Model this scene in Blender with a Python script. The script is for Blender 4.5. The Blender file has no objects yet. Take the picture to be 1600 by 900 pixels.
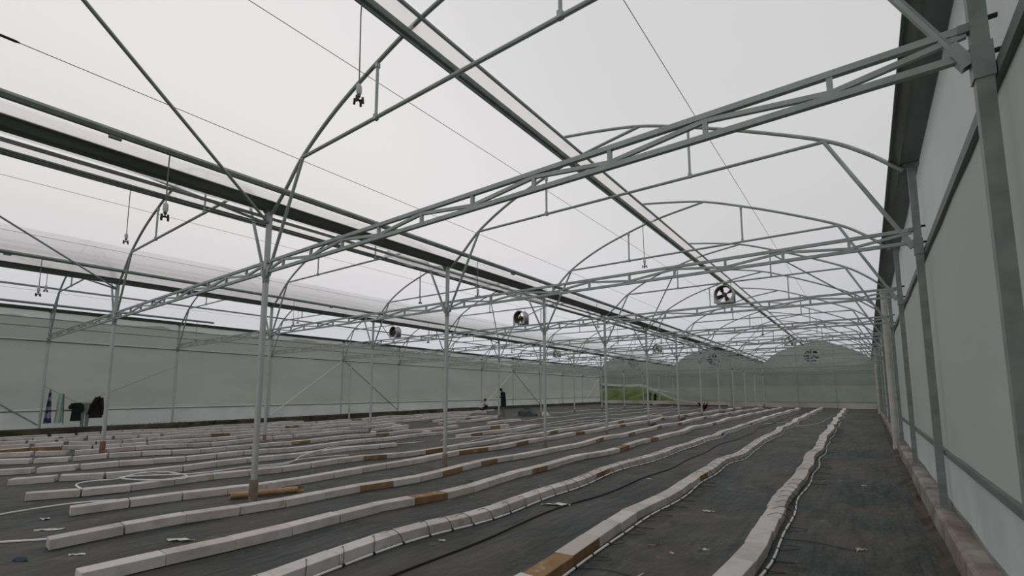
import bpy, bmesh, math, random
from mathutils import Vector, Matrix, noise
random.seed(7)
PI = math.pi
sc = bpy.context.scene
COL = sc.collection

# ------------------------------------------------------------------ layout numbers (metres)
XR, W, Y0, S = 0.624, 8.04, 3.46, 4.0
ROWX = {'R': XR, 'A': XR - W, 'B': XR - 2 * W, 'L': XR - 3 * W}
NF = 12
YE = Y0 + 11 * S
CAMH, YAW, PITCH, F, CX, CY = 1.576, 0.6436, 0.1118, 734.6, 800.0, 527.8

def interp(x, xs, ys):
    if x <= xs[0]: return ys[0]
    for i in range(1, len(xs)):
        if x <= xs[i]:
            t = (x - xs[i - 1]) / (xs[i] - xs[i - 1])
            return ys[i - 1] + t * (ys[i] - ys[i - 1])
    return ys[-1]

def base_z(Y):
    return interp(Y, [-5, 3, 8, 12, 16, 20, 25, 30, 60], [-.03, -.05, -.06, -.03, .02, .07, .12, .14, .12])

def fz(X, Y):
    u = .014 * math.sin(2.1 * Y + 1.3 * X) + .012 * math.sin(1.13 * Y - .6 * X + 1) + .006 * math.sin(4.3 * X + .7 * Y)
    return base_z(Y) + u

def gz(Y):                      # roof steel drops a little towards the far end
    return -.0082 * (Y - Y0)

def project(p):                 # only used to find out which repeats the photograph shows
    x, y, z = p[0], p[1], p[2] - CAMH
    c, s = math.cos(YAW), math.sin(YAW)
    r = x * c + y * s; fw = -x * s + y * c
    cp, sp = math.cos(PITCH), math.sin(PITCH)
    d = fw * cp + z * sp; up = -fw * sp + z * cp
    if d < .05: return None
    return CX + F * r / d, CY - F * up / d, d

# ------------------------------------------------------------------ materials
def new_mat(name):
    m = bpy.data.materials.new(name); m.use_nodes = True
    nt = m.node_tree
    for n in list(nt.nodes): nt.nodes.remove(n)
    out = nt.nodes.new('ShaderNodeOutputMaterial')
    return m, nt, out

def N(nt, kind, **kw):
    n = nt.nodes.new(kind)
    for k, v in kw.items():
        if hasattr(n, k): setattr(n, k, v)
        else: n.inputs[k].default_value = v
    return n

def rgba(c): return (c[0], c[1], c[2], 1)

def plain(name, col, rough=.6, metal=0., var=.12, scale=6., col2=None, bump=0., stretch=None, spec=.3):
    m, nt, out = new_mat(name)
    b = N(nt, 'ShaderNodeBsdfPrincipled')
    b.inputs['Roughness'].default_value = rough
    b.inputs['Metallic'].default_value = metal
    b.inputs['Specular IOR Level'].default_value = spec
    tc = N(nt, 'ShaderNodeTexCoord')
    mp = N(nt, 'ShaderNodeMapping')
    if stretch: mp.inputs['Scale'].default_value = stretch
    nt.links.new(tc.outputs['Object'], mp.inputs['Vector'])
    nz = N(nt, 'ShaderNodeTexNoise'); nz.inputs['Scale'].default_value = scale
    nz.inputs['Detail'].default_value = 5
    nt.links.new(mp.outputs['Vector'], nz.inputs['Vector'])
    rp = N(nt, 'ShaderNodeValToRGB')
    c2 = col2 or [x * (1 - var) for x in col]
    c1 = col if col2 else [min(1, x * (1 + var)) for x in col]
    rp.color_ramp.elements[0].position = .35; rp.color_ramp.elements[0].color = rgba(c2)
    rp.color_ramp.elements[1].position = .65; rp.color_ramp.elements[1].color = rgba(c1)
    nt.links.new(nz.outputs['Fac'], rp.inputs['Fac'])
    nt.links.new(rp.outputs['Color'], b.inputs['Base Color'])
    if bump:
        bp = N(nt, 'ShaderNodeBump'); bp.inputs['Strength'].default_value = bump
        bp.inputs['Distance'].default_value = .01
        nt.links.new(nz.outputs['Fac'], bp.inputs['Height'])
        nt.links.new(bp.outputs['Normal'], b.inputs['Normal'])
    nt.links.new(b.outputs['BSDF'], out.inputs['Surface'])
    return m

def sheet(name, tr, trcol, dcol, tl, nscale=3., var=.1, stretch=(1, 1, 1), weave=0.):
    """thin woven net or plastic film: part see-through, the rest scattering light both ways"""
    m, nt, out = new_mat(name)
    t = N(nt, 'ShaderNodeBsdfTransparent'); t.inputs['Color'].default_value = rgba(trcol)
    d = N(nt, 'ShaderNodeBsdfDiffuse'); l = N(nt, 'ShaderNodeBsdfTranslucent')
    tc = N(nt, 'ShaderNodeTexCoord'); mp = N(nt, 'ShaderNodeMapping')
    mp.inputs['Scale'].default_value = stretch
    nt.links.new(tc.outputs['Object'], mp.inputs['Vector'])
    nz = N(nt, 'ShaderNodeTexNoise'); nz.inputs['Scale'].default_value = nscale; nz.inputs['Detail'].default_value = 6
    nt.links.new(mp.outputs['Vector'], nz.inputs['Vector'])
    rp = N(nt, 'ShaderNodeValToRGB')
    rp.color_ramp.elements[0].position = .3; rp.color_ramp.elements[1].position = .7
    rp.color_ramp.elements[0].color = rgba([x * (1 - var) for x in dcol])
    rp.color_ramp.elements[1].color = rgba([min(1, x * (1 + var)) for x in dcol])
    nt.links.new(nz.outputs['Fac'], rp.inputs['Fac'])
    nt.links.new(rp.outputs['Color'], d.inputs['Color']); nt.links.new(rp.outputs['Color'], l.inputs['Color'])
    a = N(nt, 'ShaderNodeMixShader'); a.inputs[0].default_value = tl
    nt.links.new(d.outputs[0], a.inputs[1]); nt.links.new(l.outputs[0], a.inputs[2])
    b = N(nt, 'ShaderNodeMixShader'); b.inputs[0].default_value = tr
    nt.links.new(a.outputs[0], b.inputs[1]); nt.links.new(t.outputs[0], b.inputs[2])
    nt.links.new(b.outputs[0], out.inputs['Surface'])
    return m

def hazy_film(name, tr, col, rough, ior=1.2):
    """clear greenhouse film: partly clear, the rest blurs what lies behind it"""
    m, nt, out = new_mat(name)
    t = N(nt, 'ShaderNodeBsdfTransparent'); t.inputs['Color'].default_value = rgba(col)
    r = N(nt, 'ShaderNodeBsdfRefraction'); r.inputs['Color'].default_value = rgba(col); r.inputs['Roughness'].default_value = rough
    g = N(nt, 'ShaderNodeNewGeometry')          # a thin sheet has no inside: same bend from either face
    mi = N(nt, 'ShaderNodeMix', data_type='FLOAT'); mi.inputs[2].default_value = ior; mi.inputs[3].default_value = 1 / ior
    nt.links.new(g.outputs['Backfacing'], mi.inputs[0]); nt.links.new(mi.outputs[0], r.inputs['IOR'])
    b = N(nt, 'ShaderNodeMixShader'); b.inputs[0].default_value = tr
    nt.links.new(r.outputs[0], b.inputs[1]); nt.links.new(t.outputs[0], b.inputs[2])
    nt.links.new(b.outputs[0], out.inputs['Surface'])
    return m

def block_mat(name, stain):
    m, nt, out = new_mat(name)
    b = N(nt, 'ShaderNodeBsdfPrincipled'); b.inputs['Roughness'].default_value = .85
    b.inputs['Specular IOR Level'].default_value = .15
    tc = N(nt, 'ShaderNodeTexCoord'); oi = N(nt, 'ShaderNodeObjectInfo')
    ad = N(nt, 'ShaderNodeVectorMath', operation='ADD')
    ml = N(nt, 'ShaderNodeMath', operation='MULTIPLY'); ml.inputs[1].default_value = 37.
    nt.links.new(oi.outputs['Random'], ml.inputs[0])
    nt.links.new(tc.outputs['Object'], ad.inputs[0]); nt.links.new(ml.outputs[0], ad.inputs[1])
    n1 = N(nt, 'ShaderNodeTexNoise'); n1.inputs['Scale'].default_value = 3.2; n1.inputs['Detail'].default_value = 6
    n1.inputs['Roughness'].default_value = .62
    nt.links.new(ad.outputs[0], n1.inputs['Vector'])
    r1 = N(nt, 'ShaderNodeValToRGB')
    e = r1.color_ramp.elements
    if stain:
        e[0].position = .30; e[0].color = (.50, .43, .35, 1)
        e[1].position = .42; e[1].color = (.31, .20, .105, 1)
        k = e.new(.75); k.color = (.20, .12, .06, 1)
    else:
        e[0].position = .34; e[0].color = (.50, .465, .44, 1)
        e[1].position = .52; e[1].color = (.63, .595, .57, 1)
        k = e.new(.63); k.color = (.62, .585, .56, 1)
        k = e.new(.70); k.color = (.50, .42, .33, 1)
    nt.links.new(n1.outputs['Fac'], r1.inputs['Fac'])
    mx = N(nt, 'ShaderNodeMix', data_type='RGBA', blend_type='MULTIPLY'); mx.inputs[0].default_value = 1
    r2 = N(nt, 'ShaderNodeValToRGB')
    r2.color_ramp.elements[0].color = (.80, .79, .775, 1); r2.color_ramp.elements[1].color = (1, 1, 1, 1)
    nt.links.new(oi.outputs['Random'], r2.inputs['Fac'])
    src = r1.outputs['Color']
    if stain == 'side':         # the brown sits on the sides, the top face stayed pale
        sx_ = N(nt, 'ShaderNodeSeparateXYZ'); nt.links.new(tc.outputs['Normal'], sx_.inputs[0])
        th = N(nt, 'ShaderNodeMath', operation='GREATER_THAN'); th.inputs[1].default_value = .7
        nt.links.new(sx_.outputs['Z'], th.inputs[0])
        tm = N(nt, 'ShaderNodeMix', data_type='RGBA'); nt.links.new(th.outputs[0], tm.inputs[0])
        nt.links.new(src, tm.inputs[6]); tm.inputs[7].default_value = (.57, .51, .45, 1)
        src = tm.outputs[2]
    nt.links.new(src, mx.inputs[6]); nt.links.new(r2.outputs['Color'], mx.inputs[7])
    nt.links.new(mx.outputs[2], b.inputs['Base Color'])
    bp = N(nt, 'ShaderNodeBump'); bp.inputs['Strength'].default_value = .25; bp.inputs['Distance'].default_value = .004
    n2 = N(nt, 'ShaderNodeTexNoise'); n2.inputs['Scale'].default_value = 60
    nt.links.new(tc.outputs['Object'], n2.inputs['Vector'])
    nt.links.new(n2.outputs['Fac'], bp.inputs['Height']); nt.links.new(bp.outputs['Normal'], b.inputs['Normal'])
    nt.links.new(b.outputs[0], out.inputs['Surface'])
    return m

def floor_mat():
    m, nt, out = new_mat('weed_mat')
    b = N(nt, 'ShaderNodeBsdfPrincipled'); b.inputs['Roughness'].default_value = .62
    b.inputs['Specular IOR Level'].default_value = .28
    tc = N(nt, 'ShaderNodeTexCoord')
    def noise_(scale, stretch, det=5, rough=.55):
        mp = N(nt, 'ShaderNodeMapping'); mp.inputs['Scale'].default_value = stretch
        nt.links.new(tc.outputs['Object'], mp.inputs['Vector'])
        n = N(nt, 'ShaderNodeTexNoise'); n.inputs['Scale'].default_value = scale
        n.inputs['Detail'].default_value = det; n.inputs['Roughness'].default_value = rough
        nt.links.new(mp.outputs['Vector'], n.inputs['Vector']); return n
    def ramp(src, stops):
        r = N(nt, 'ShaderNodeValToRGB'); e = r.color_ramp.elements
        e[0].position, e[0].color = stops[0][0], rgba(stops[0][1])
        e[1].position, e[1].color = stops[1][0], rgba(stops[1][1])
        for p, c in stops[2:]:
            k = e.new(p); k.color = rgba(c)
        nt.links.new(src, r.inputs['Fac']); return r
    def mix(fac, a, c, mode='MIX'):
        x = N(nt, 'ShaderNodeMix', data_type='RGBA', blend_type=mode)
        if isinstance(fac, float): x.inputs[0].default_value = fac
        else: nt.links.new(fac, x.inputs[0])
        nt.links.new(a, x.inputs[6])
        if isinstance(c, tuple): x.inputs[7].default_value = rgba(c)
        else: nt.links.new(c, x.inputs[7])
        return x.outputs[2]
    basec = ramp(noise_(1.3, (1, .45, 1)).outputs['Fac'], [(.38, (.029, .0345, .032)), (.60, (.060, .065, .061))])
    streak = ramp(noise_(7., (3.2, .16, 1), 4).outputs['Fac'], [(.38, (.62, .63, .64)), (.60, (1.2, 1.2, 1.18))])
    c = mix(1., basec.outputs['Color'], streak.outputs['Color'], 'MULTIPLY')
    dirt = ramp(noise_(.8, (1, .7, 1), 7, .62).outputs['Fac'], [(.47, (0, 0, 0)), (.60, (.75, .75, .75))])
    c = mix(dirt.outputs['Color'], c, (.082, .074, .058))
    chalk = ramp(noise_(2.6, (1, 1, 1), 9, .78).outputs['Fac'], [(.575, (0, 0, 0)), (.68, (.36, .36, .36))])
    c = mix(chalk.outputs['Color'], c, (.30, .29, .27))
    speck = ramp(noise_(21., (1, 1, 1), 2, .5).outputs['Fac'], [(.745, (0, 0, 0)), (.77, (.55, .55, .55))])
    c = mix(speck.outputs['Color'], c, (.34, .33, .31))
    w = N(nt, 'ShaderNodeTexWave', wave_type='BANDS', bands_direction='X'); w.inputs['Scale'].default_value = 26
    w.inputs['Distortion'].default_value = .3
    nt.links.new(tc.outputs['Object'], w.inputs['Vector'])
    wr = ramp(w.outputs['Fac'], [(.0, (.93, .93, .93)), (1., (1.05, 1.05, 1.05))])
    c = mix(1., c, wr.outputs['Color'], 'MULTIPLY')
    nt.links.new(c, b.inputs['Base Color'])
    bp = N(nt, 'ShaderNodeBump'); bp.inputs['Strength'].default_value = 1.; bp.inputs['Distance'].default_value = .06
    nt.links.new(noise_(3.2, (1.5, .8, 1), 7).outputs['Fac'], bp.inputs['Height'])
    nt.links.new(bp.outputs['Normal'], b.inputs['Normal'])
    nt.links.new(b.outputs[0], out.inputs['Surface'])
    return m

M = {}
M['galv'] = plain('galvanised_steel', (.335, .372, .357), .5, .3, .10, 5, spec=.45)
M['galv_post'] = plain('pole_steel', (.46, .475, .46), .45, .3, .08, 3, spec=.5)
M['galv_old'] = plain('weathered_galvanised_steel', (.245, .272, .258), .6, .2, .16, 6, spec=.35)
M['gutter'] = plain('gutter_steel', (.17, .185, .18), .6, .1, .14, 5, stretch=(1, .2, 1))
M['iron'] = plain('dark_iron', (.03, .032, .033), .5, .4)
M['wire'] = plain('thin_wire', (.10, .10, .105), .5, .3)
M['concrete'] = plain('concrete', (.36, .335, .30), .9, 0, .2, 2.6, col2=(.16, .13, .10), bump=.35)
M['soil'] = plain('damp_soil', (.105, .085, .065), .95, 0, .4, 2.2, col2=(.035, .038, .025), bump=.6)
M['sleeve'] = plain('muddy_sleeve', (.26, .215, .165), .85, 0, .25, 8, col2=(.17, .125, .085), bump=.2)
M['rust'] = plain('rust_brown_sleeve', (.21, .115, .065), .85, 0, .3, 8)
M['block'] = block_mat('white_block', '')
M['stained'] = block_mat('stained_block', 'side'); M['stained_all'] = block_mat('brown_block', 'all')
M['floor'] = floor_mat()
M['card'] = plain('brown_cardboard', (.42, .27, .15), .85, 0, .2, 5, bump=.1)
M['card_dark'] = plain('dark_cardboard_bore', (.07, .045, .03), .9)
M['pvc'] = plain('white_pipe', (.74, .74, .74), .4, 0, .06, 4)
M['pvc_dirty'] = plain('off_white_pipe', (.52, .51, .48), .5, 0, .12, 3)
M['tube'] = plain('black_drip_tube', (.02, .02, .02), .45)
M['scrap'] = plain('white_plastic_scrap', (.6, .6, .58), .6, 0, .2, 20)
M['tarp'] = plain('dark_tarpaulin', (.045, .055, .052), .5, 0, .4, 4, bump=.4)
M['fan_brown'] = plain('brown_fan_blade', (.13, .085, .055), .5, .1)
M['fan_inner'] = plain('brown_fan_lining', (.11, .085, .065), .55, .2)
M['fan_housing'] = plain('fan_housing_steel', (.36, .37, .365), .4, .5, .15, 8)
M['fan_dark'] = plain('dark_fan_slot', (.025, .03, .03), .6)
M['white_plastic'] = plain('grey_white_plastic', (.55, .55, .56), .45)
M['roof'] = hazy_film('roof_film', .30, (.955, .945, .94), .75)
M['vent'] = sheet('vent_net', .60, (.97, .955, .94), (.88, .86, .84), .92, 3, .04)
M['net'] = sheet('insect_net', .25, (.80, .80, .78), (.60, .605, .57), .64, 1.1, .08, (1, .35, 1))
M['net_back'] = sheet('back_wall_net', .36, (.80, .84, .78), (.38, .40, .375), .60, .9, .10)
M['film_wall'] = sheet('wall_film', .015, (.86, .88, .87), (.51, .535, .515), .74, .7, .05, (1, .5, 1))
M['gable'] = sheet('gable_film', .03, (.8, .84, .8), (.36, .385, .365), .62, 1.4, .14, (.3, 1, 2.5))
M['film_upper'] = sheet('upper_wall_film', .04, (.9, .9, .9), (.72, .72, .725), .80, .7, .04)
M['skirt'] = sheet('skirt_film', .05, (.85, .88, .90), (.60, .62, .625), .66, 1.2, .10)
M['skirt_brown'] = sheet('stained_skirt_film', .08, (.8, .76, .7), (.46, .42, .37), .6, .6, .28)
M['flap'] = sheet('white_film_edge', .25, (.95, .95, .95), (.8, .8, .8), .7, 3, .05)
M['grass'] = plain('grass', (.085, .135, .028), .9, 0, .5, 1.1, col2=(.05, .052, .02), bump=.6)
M['meadow'] = plain('meadow', (.12, .155, .06), .95, 0, .4, .3, col2=(.07, .10, .04))
M['forest'] = plain('hazy_forest', (.085, .11, .085), 1., 0, .5, .18, col2=(.045, .065, .05), spec=0.)
M['leaf'] = plain('green_leaf', (.05, .09, .03), .7, 0, .3, 8)
M['red_leaf'] = plain('red_brown_leaf', (.10, .022, .018), .7, 0, .4, 8, col2=(.04, .012, .012))
M['skin'] = plain('skin', (.24, .13, .085), .6, 0, .08, 10)
M['hair'] = plain('black_hair', (.012, .011, .011), .6)
M['navy'] = plain('dark_navy_cloth', (.012, .014, .022), .85, 0, .3, 9)
M['white_cloth'] = plain('white_cloth', (.5, .5, .52), .85, 0, .1, 9)
M['black_cloth'] = plain('black_cloth', (.009, .010, .010), .85, 0, .3, 7)
M['maroon_cloth'] = plain('maroon_cloth', (.016, .007, .008), .85, 0, .3, 7)
M['grey_cloth'] = plain('grey_cloth', (.17, .18, .18), .85, 0, .15, 7)
M['mint_cloth'] = plain('mint_cloth', (.36, .45, .41), .85, 0, .1, 7)
M['green_cloth'] = plain('green_edge_cloth', (.07, .15, .08), .85, 0, .2, 7)
M['slate_cloth'] = plain('slate_blue_cloth', (.05, .06, .085), .85, 0, .2, 7)
M['timber'] = plain('pale_timber', (.42, .33, .24), .85, 0, .15, 6)

def towel_mat():
    m, nt, out = new_mat('striped_towel')
    b = N(nt, 'ShaderNodeBsdfPrincipled'); b.inputs['Roughness'].default_value = .9
    tc = N(nt, 'ShaderNodeTexCoord'); w = N(nt, 'ShaderNodeTexWave', wave_type='BANDS', bands_direction='Z')
    w.inputs['Scale'].default_value = 1.1; w.inputs['Distortion'].default_value = 5.; w.inputs['Detail Scale'].default_value = 3.
    nt.links.new(tc.outputs['Object'], w.inputs['Vector'])
    r = N(nt, 'ShaderNodeValToRGB'); e = r.color_ramp.elements
    e[0].color = (.03, .035, .08, 1); e[0].position = .35; e[1].color = (.27, .25, .33, 1); e[1].position = .6
    nt.links.new(w.outputs['Fac'], r.inputs['Fac']); nt.links.new(r.outputs['Color'], b.inputs['Base Color'])
    nt.links.new(b.outputs[0], out.inputs['Surface']); return m
M['towel'] = towel_mat()

# ------------------------------------------------------------------ mesh builder
class MB:
    def __init__(s): s.v = []; s.f = []; s.m = []; s.cur = 0
    def face(s, idx): s.f.append(tuple(idx)); s.m.append(s.cur)
    def ring_loft(s, rings, closed=True, caps=True):
        n = len(rings[0]); b = len(s.v)
        for r in rings: s.v += [tuple(p) for p in r]
        for i in range(len(rings) - 1):
            for j in range(n if closed else n - 1):
                k = (j + 1) % n
                s.face((b + i * n + j, b + i * n + k, b + (i + 1) * n + k, b + (i + 1) * n + j))
        if caps and closed:
            s.face([b + j for j in range(n)][::-1]); s.face([b + (len(rings) - 1) * n + j for j in range(n)])
        return s
    def tube(s, pts, r, n=8, caps=True, up=None, ph=0., sq=None):
        pts = [Vector(p) for p in pts]
        rs = r if isinstance(r, (list, tuple)) else [r] * len(pts)
        rings = []; prev = None
        for i, p in enumerate(pts):
            if i == 0: t = pts[1] - pts[0]
            elif i == len(pts) - 1: t = pts[-1] - pts[-2]
            else: t = (pts[i + 1] - p).normalized() + (p - pts[i - 1]).normalized()
            if t.length < 1e-9: t = Vector((0, 0, 1))
            t.normalize()
            if prev is None:
                a = Vector(up) if up else (Vector((0, 0, 1)) if abs(t.z) < .9 else Vector((0, 1, 0)))
            else: a = prev
            u = (a - t * a.dot(t))
            if u.length < 1e-6: u = t.orthogonal()
            u.normalize(); prev = u; w = t.cross(u)
            if sq:
                hw, hh = sq[0] / 2, sq[1] / 2
                rings.append([p + w * x + u * y for x, y in ((-hw, -hh), (hw, -hh), (hw, hh), (-hw, hh))])
            else:
                rings.append([p + (u * math.cos(ph + 2 * PI * j / n) + w * math.sin(ph + 2 * PI * j / n)) * rs[i] for j in range(n)])
        return s.ring_loft(rings, True, caps)
    def beam(s, a, b, w, h, up=None): return s.tube([a, b], 0, sq=(w, h), up=up)
    def box(s, c, d, rot=None):
        b = len(s.v); R = rot or Matrix.Identity(3)
        for z in (-1, 1):
            for x, y in ((-1, -1), (1, -1), (1, 1), (-1, 1)):
                s.v.append(tuple(Vector(c) + R @ Vector((x * d[0] / 2, y * d[1] / 2, z * d[2] / 2))))
        for q in ((3, 2, 1, 0), (4, 5, 6, 7), (0, 1, 5, 4), (1, 2, 6, 5), (2, 3, 7, 6), (3, 0, 4, 7)):
            s.face([b + i for i in q])
        return s
    def lathe(s, prof, n=16, axis='Z', c=(0, 0, 0), caps=True):
        rings = []
        for r, h in prof:
            ring = []
            for j in range(n):
                a = 2 * PI * j / n; x, y = r * math.cos(a), r * math.sin(a)
                if axis == 'Z': p = (x, y, h)
                elif axis == 'Y': p = (x, h, y)
                else: p = (h, x, y)
                ring.append(Vector(c) + Vector(p))
            rings.append(ring)
        return s.ring_loft(rings, True, caps)
    def prism(s, poly, a, b, axis='Y'):
        def P(p, h):
            return (p[0], h, p[1]) if axis == 'Y' else ((h, p[0], p[1]) if axis == 'X' else (p[0], p[1], h))
        return s.ring_loft([[P(p, a) for p in poly], [P(p, b) for p in poly]])
    def grid(s, rows):
        b = len(s.v); n = len(rows[0])
        for r in rows: s.v += [tuple(p) for p in r]
        for i in range(len(rows) - 1):
            for j in range(n - 1):
                s.face((b + i * n + j, b + i * n + j + 1, b + (i + 1) * n + j + 1, b + (i + 1) * n + j))
        return s
    def mesh(s, name, mats, smooth=False):
        me = bpy.data.meshes.new(name); me.from_pydata(s.v, [], s.f)
        mats = mats if isinstance(mats, (list, tuple)) else [mats]
        for m in mats: me.materials.append(m)
        if len(mats) > 1:
            for p, i in zip(me.polygons, s.m): p.material_index = i
        bm = bmesh.new(); bm.from_mesh(me); bmesh.ops.recalc_face_normals(bm, faces=bm.faces); bm.to_mesh(me); bm.free()
        if smooth:
            for p in me.polygons: p.use_smooth = True
            try: me.set_sharp_from_angle(angle=math.radians(40))
            except Exception: pass
        return me
    def build(s, name, mats, parent=None, loc=None, rot=None, smooth=True, label=None):
        o = bpy.data.objects.new(name, s.mesh(name, mats, smooth)); COL.objects.link(o)
        if parent: o.parent = parent
        if loc is not None: o.location = loc
        if rot is not None: o.rotation_euler = rot
        if label: o['label'] = label
        return o

def tag(o, label, cat, group=None):
    o['label'] = label; o['category'] = cat
    if group: o['group'] = group
    return o
def thing(name, label, cat, loc=(0, 0, 0), rot=(0, 0, 0), group=None):
    o = bpy.data.objects.new(name, None); COL.objects.link(o); o.empty_display_size = .1
    o.location = loc; o.rotation_euler = rot
    return tag(o, label, cat, group)
def dup(root, loc, label, group=None, rot=None):
    r = root.copy(); COL.objects.link(r); r.location = loc; r['label'] = label
    if group: r['group'] = group
    if rot is not None: r.rotation_euler = rot
    for ch in list(root.children):
        c = ch.copy(); COL.objects.link(c); c.parent = r
        for g in list(ch.children):
            d = g.copy(); COL.objects.link(d); d.parent = c
    return r
def struct(o):
    o['kind'] = 'structure'; return o

ORD = ['first', 'second', 'third', 'fourth', 'fifth', 'sixth', 'seventh', 'eighth', 'ninth', 'tenth', 'eleventh', 'twelfth',
       'thirteenth', 'fourteenth', 'fifteenth', 'sixteenth', 'seventeenth', 'eighteenth', 'nineteenth', 'twentieth']
TENS = {2: 'twenty', 3: 'thirty', 4: 'forty', 5: 'fifty', 6: 'sixty', 7: 'seventy', 8: 'eighty'}
def ordw(i):                    # 1-based
    if i <= 20: return ORD[i - 1]
    t, u = divmod(i, 10)
    return (TENS[t][:-1] + 'ieth') if u == 0 else TENS[t] + '-' + ORD[u - 1]
SPANS = [('R', 'A', 'right-hand'), ('A', 'B', 'middle'), ('B', 'L', 'left-hand')]

# ------------------------------------------------------------------ setting: floor, outside
rows = []
xs = [ROWX['L'] - .05 + i * (XR + .05 - ROWX['L']) / 110 for i in range(111)]
for j in range(261):
    y = -4 + j * (YE + .1 + 4) / 260
    rows.append([(x, y, fz(x, y)) for x in xs])
struct(MB().grid(rows).build('floor', M['floor']))

out = MB(); rows = []
for j in range(41):
    y = -40 + j * 6
    r = []
    for i in range(41):
        x = -120 + i * 6
        z = -.12
        if y > YE + 10: z += min(3.0, (y - YE - 10) * .05)
        r.append((x, y, z))
    rows.append(r)
struct(out.grid(rows).build('ground', M['meadow']))

def hill(name, pts, h, depth, mat, amp=1.5, step=2.0, sc_=.12, zb=-.4):
    """a bumpy wooded slope that follows a line on the ground"""
    P = []
    for (a, b) in zip(pts[:-1], pts[1:]):
        a, b = Vector(a), Vector(b); n = max(1, int((b - a).length / step))
        P += [a + (b - a) * (k / n) for k in range(n)]
    P.append(Vector(pts[-1]))
    rows = []
    for i, p in enumerate(P):
        t = (P[min(i + 1, len(P) - 1)] - P[max(i - 1, 0)]).normalized()
        nrm = Vector((t.y, -t.x, 0))
        r = []
        for k in range(13):
            u = k / 12
            prof = math.sin(PI * min(1, u * 1.0)) ** .6
            q = p + nrm * (u - .5) * depth
            hh = h(i / len(P)) if callable(h) else h
            z = zb + hh * prof + (amp * noise.noise(q * sc_ * 2.1) + amp * .8 * noise.noise(q * sc_ * 5.)) * min(1, prof * 1.3)
            r.append((q.x + amp * .5 * noise.noise(q * .7), q.y + amp * .5 * noise.noise(q * .6 + Vector((9, 9, 9))), z))
        rows.append(r)
    return struct(MB().grid(rows).build(name, mat))
hill('wooded_hill', [(-78, -40, 0), (-78, 40, 0), (-72, 88, 0), (-52, 112, 0), (-20, 120, 0), (0, 120, 0), (50, 112, 0)],
     lambda t: interp(t, [0, .38, .48, .6, 1], [10.4, 10.3, 8.6, 7.4, 7.2]), 24, M['forest'], .7)
hill('wooded_hill', [(28, 100, 0), (26, 40, 0), (26, -40, 0)], 6, 14, M['forest'])
hill('grass_bank', [(-31, 58, 0), (-25, 58.5, 0), (-19.5, 58.5, 0), (-12, 58, 0), (-6, 58, 0)],
     lambda t: max(.2, 2.55 - abs(t - .26) * (3.0 if t < .26 else 4.2)), 9, M['grass'], .28, .5, .5)

# ------------------------------------------------------------------ roof profile (local x from the left-hand column of a span, z at frame 0)
def bez(pts, n=6):              # Catmull-Rom through points
    P = [Vector((p[0], 0, p[1])) for p in pts]
    Q = [P[0] * 2 - P[1]] + P + [P[-1] * 2 - P[-2]]
    o = []
    for i in range(1, len(Q) - 2):
        for k in range(n):
            t = k / n; a, b, c, d = Q[i - 1], Q[i], Q[i + 1], Q[i + 2]
            o.append(.5 * ((2 * b) + (c - a) * t + (2 * a - 5 * b + 4 * c - d) * t * t + (3 * b - a - 3 * c + d) * t ** 3))
    o.append(P[-1]); return o
LEFT = bez([(.08, 4.36), (.45, 4.64), (.94, 5.05), (1.75, 5.47), (2.66, 5.78), (3.45, 5.98), (4.58, 6.15)])
RIGHT = bez([(3.08, 6.46), (3.8, 6.33), (4.58, 6.15), (5.38, 5.85), (6.3, 5.45), (7.17, 5.02), (7.62, 4.69), (7.96, 4.36)])
ZG = 4.385

# ceilings (one film roof per span)
for a, b, nm in SPANS:
    x0 = ROWX[b]
    m = MB()
    Ys = [-2.5] + [Y0 + k * 2 for k in range(-2, 23)] + [YE + .03]
    def strip(prof, dz):
        m.grid([[(x0 + p.x, y, p.z + dz + gz(y) - .012 * math.sin(PI * ((y - Y0) / S % 1.0))) for p in prof] for y in Ys])
    strip([p for p in LEFT if p.x <= 3.47], .035)
    strip(RIGHT, .035)
    c = m.build('ceiling', M['roof']); struct(c)
    v = MB()
    v.grid([[(x0 + 3.27, y, 5.88 + gz(y)), (x0 + 3.37, y, 5.95 + gz(y)), (x0 + 3.47, y, 6.0 + gz(y))] for y in Ys])
    struct(v.build('ceiling_vent_net', M['vent'], c))

# ------------------------------------------------------------------ arches
def pipe_between(a, b, r, n=8): return MB().tube([a, b], r, n)
def make_arch():
    t = thing('roof_arch', '', 'roof arch')
    z0 = ZG
    L = [(p.x, 0, p.z - z0) for p in LEFT]; R = [(p.x, 0, p.z - z0) for p in RIGHT]
    MB().tube(L, .027, 8).build('rib', M['galv'], t)
    MB().tube(R, .027, 8).build('rib', M['galv'], t)
    MB().tube([(.93, 0, 5.03 - z0), (7.18, 0, 5.0 - z0)], .025, 8).build('tie_bar', M['galv'], t)
    for x, zt in ((2.66, 5.76), (5.38, 5.83)):
        m = MB().tube([(x, 0, 5.02 - z0), (x, 0, zt - z0)], .02, 8)
        m.box((x, 0, 5.03 - z0), (.05, .055, .075)); m.box((x, 0, zt - .03 - z0), (.045, .05, .06))
        m.build('strut', M['galv'], t)
    for x1, z1, x2 in ((.93, 5.03, .05), (7.17, 5.0, 7.99)):
        m = MB().tube([(x1, 0, z1 - z0), (x2, 0, 3.36 - z0)], .025, 8)
        d = Vector((x2 - x1, 0, 3.36 - z1)).normalized()
        e = Vector((x2, 0, 3.36 - z0))
        m.beam(e - d * .16, e, .062, .062)
        m.build('knee_brace', M['galv'], t)
    return t
arch0 = None
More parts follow.
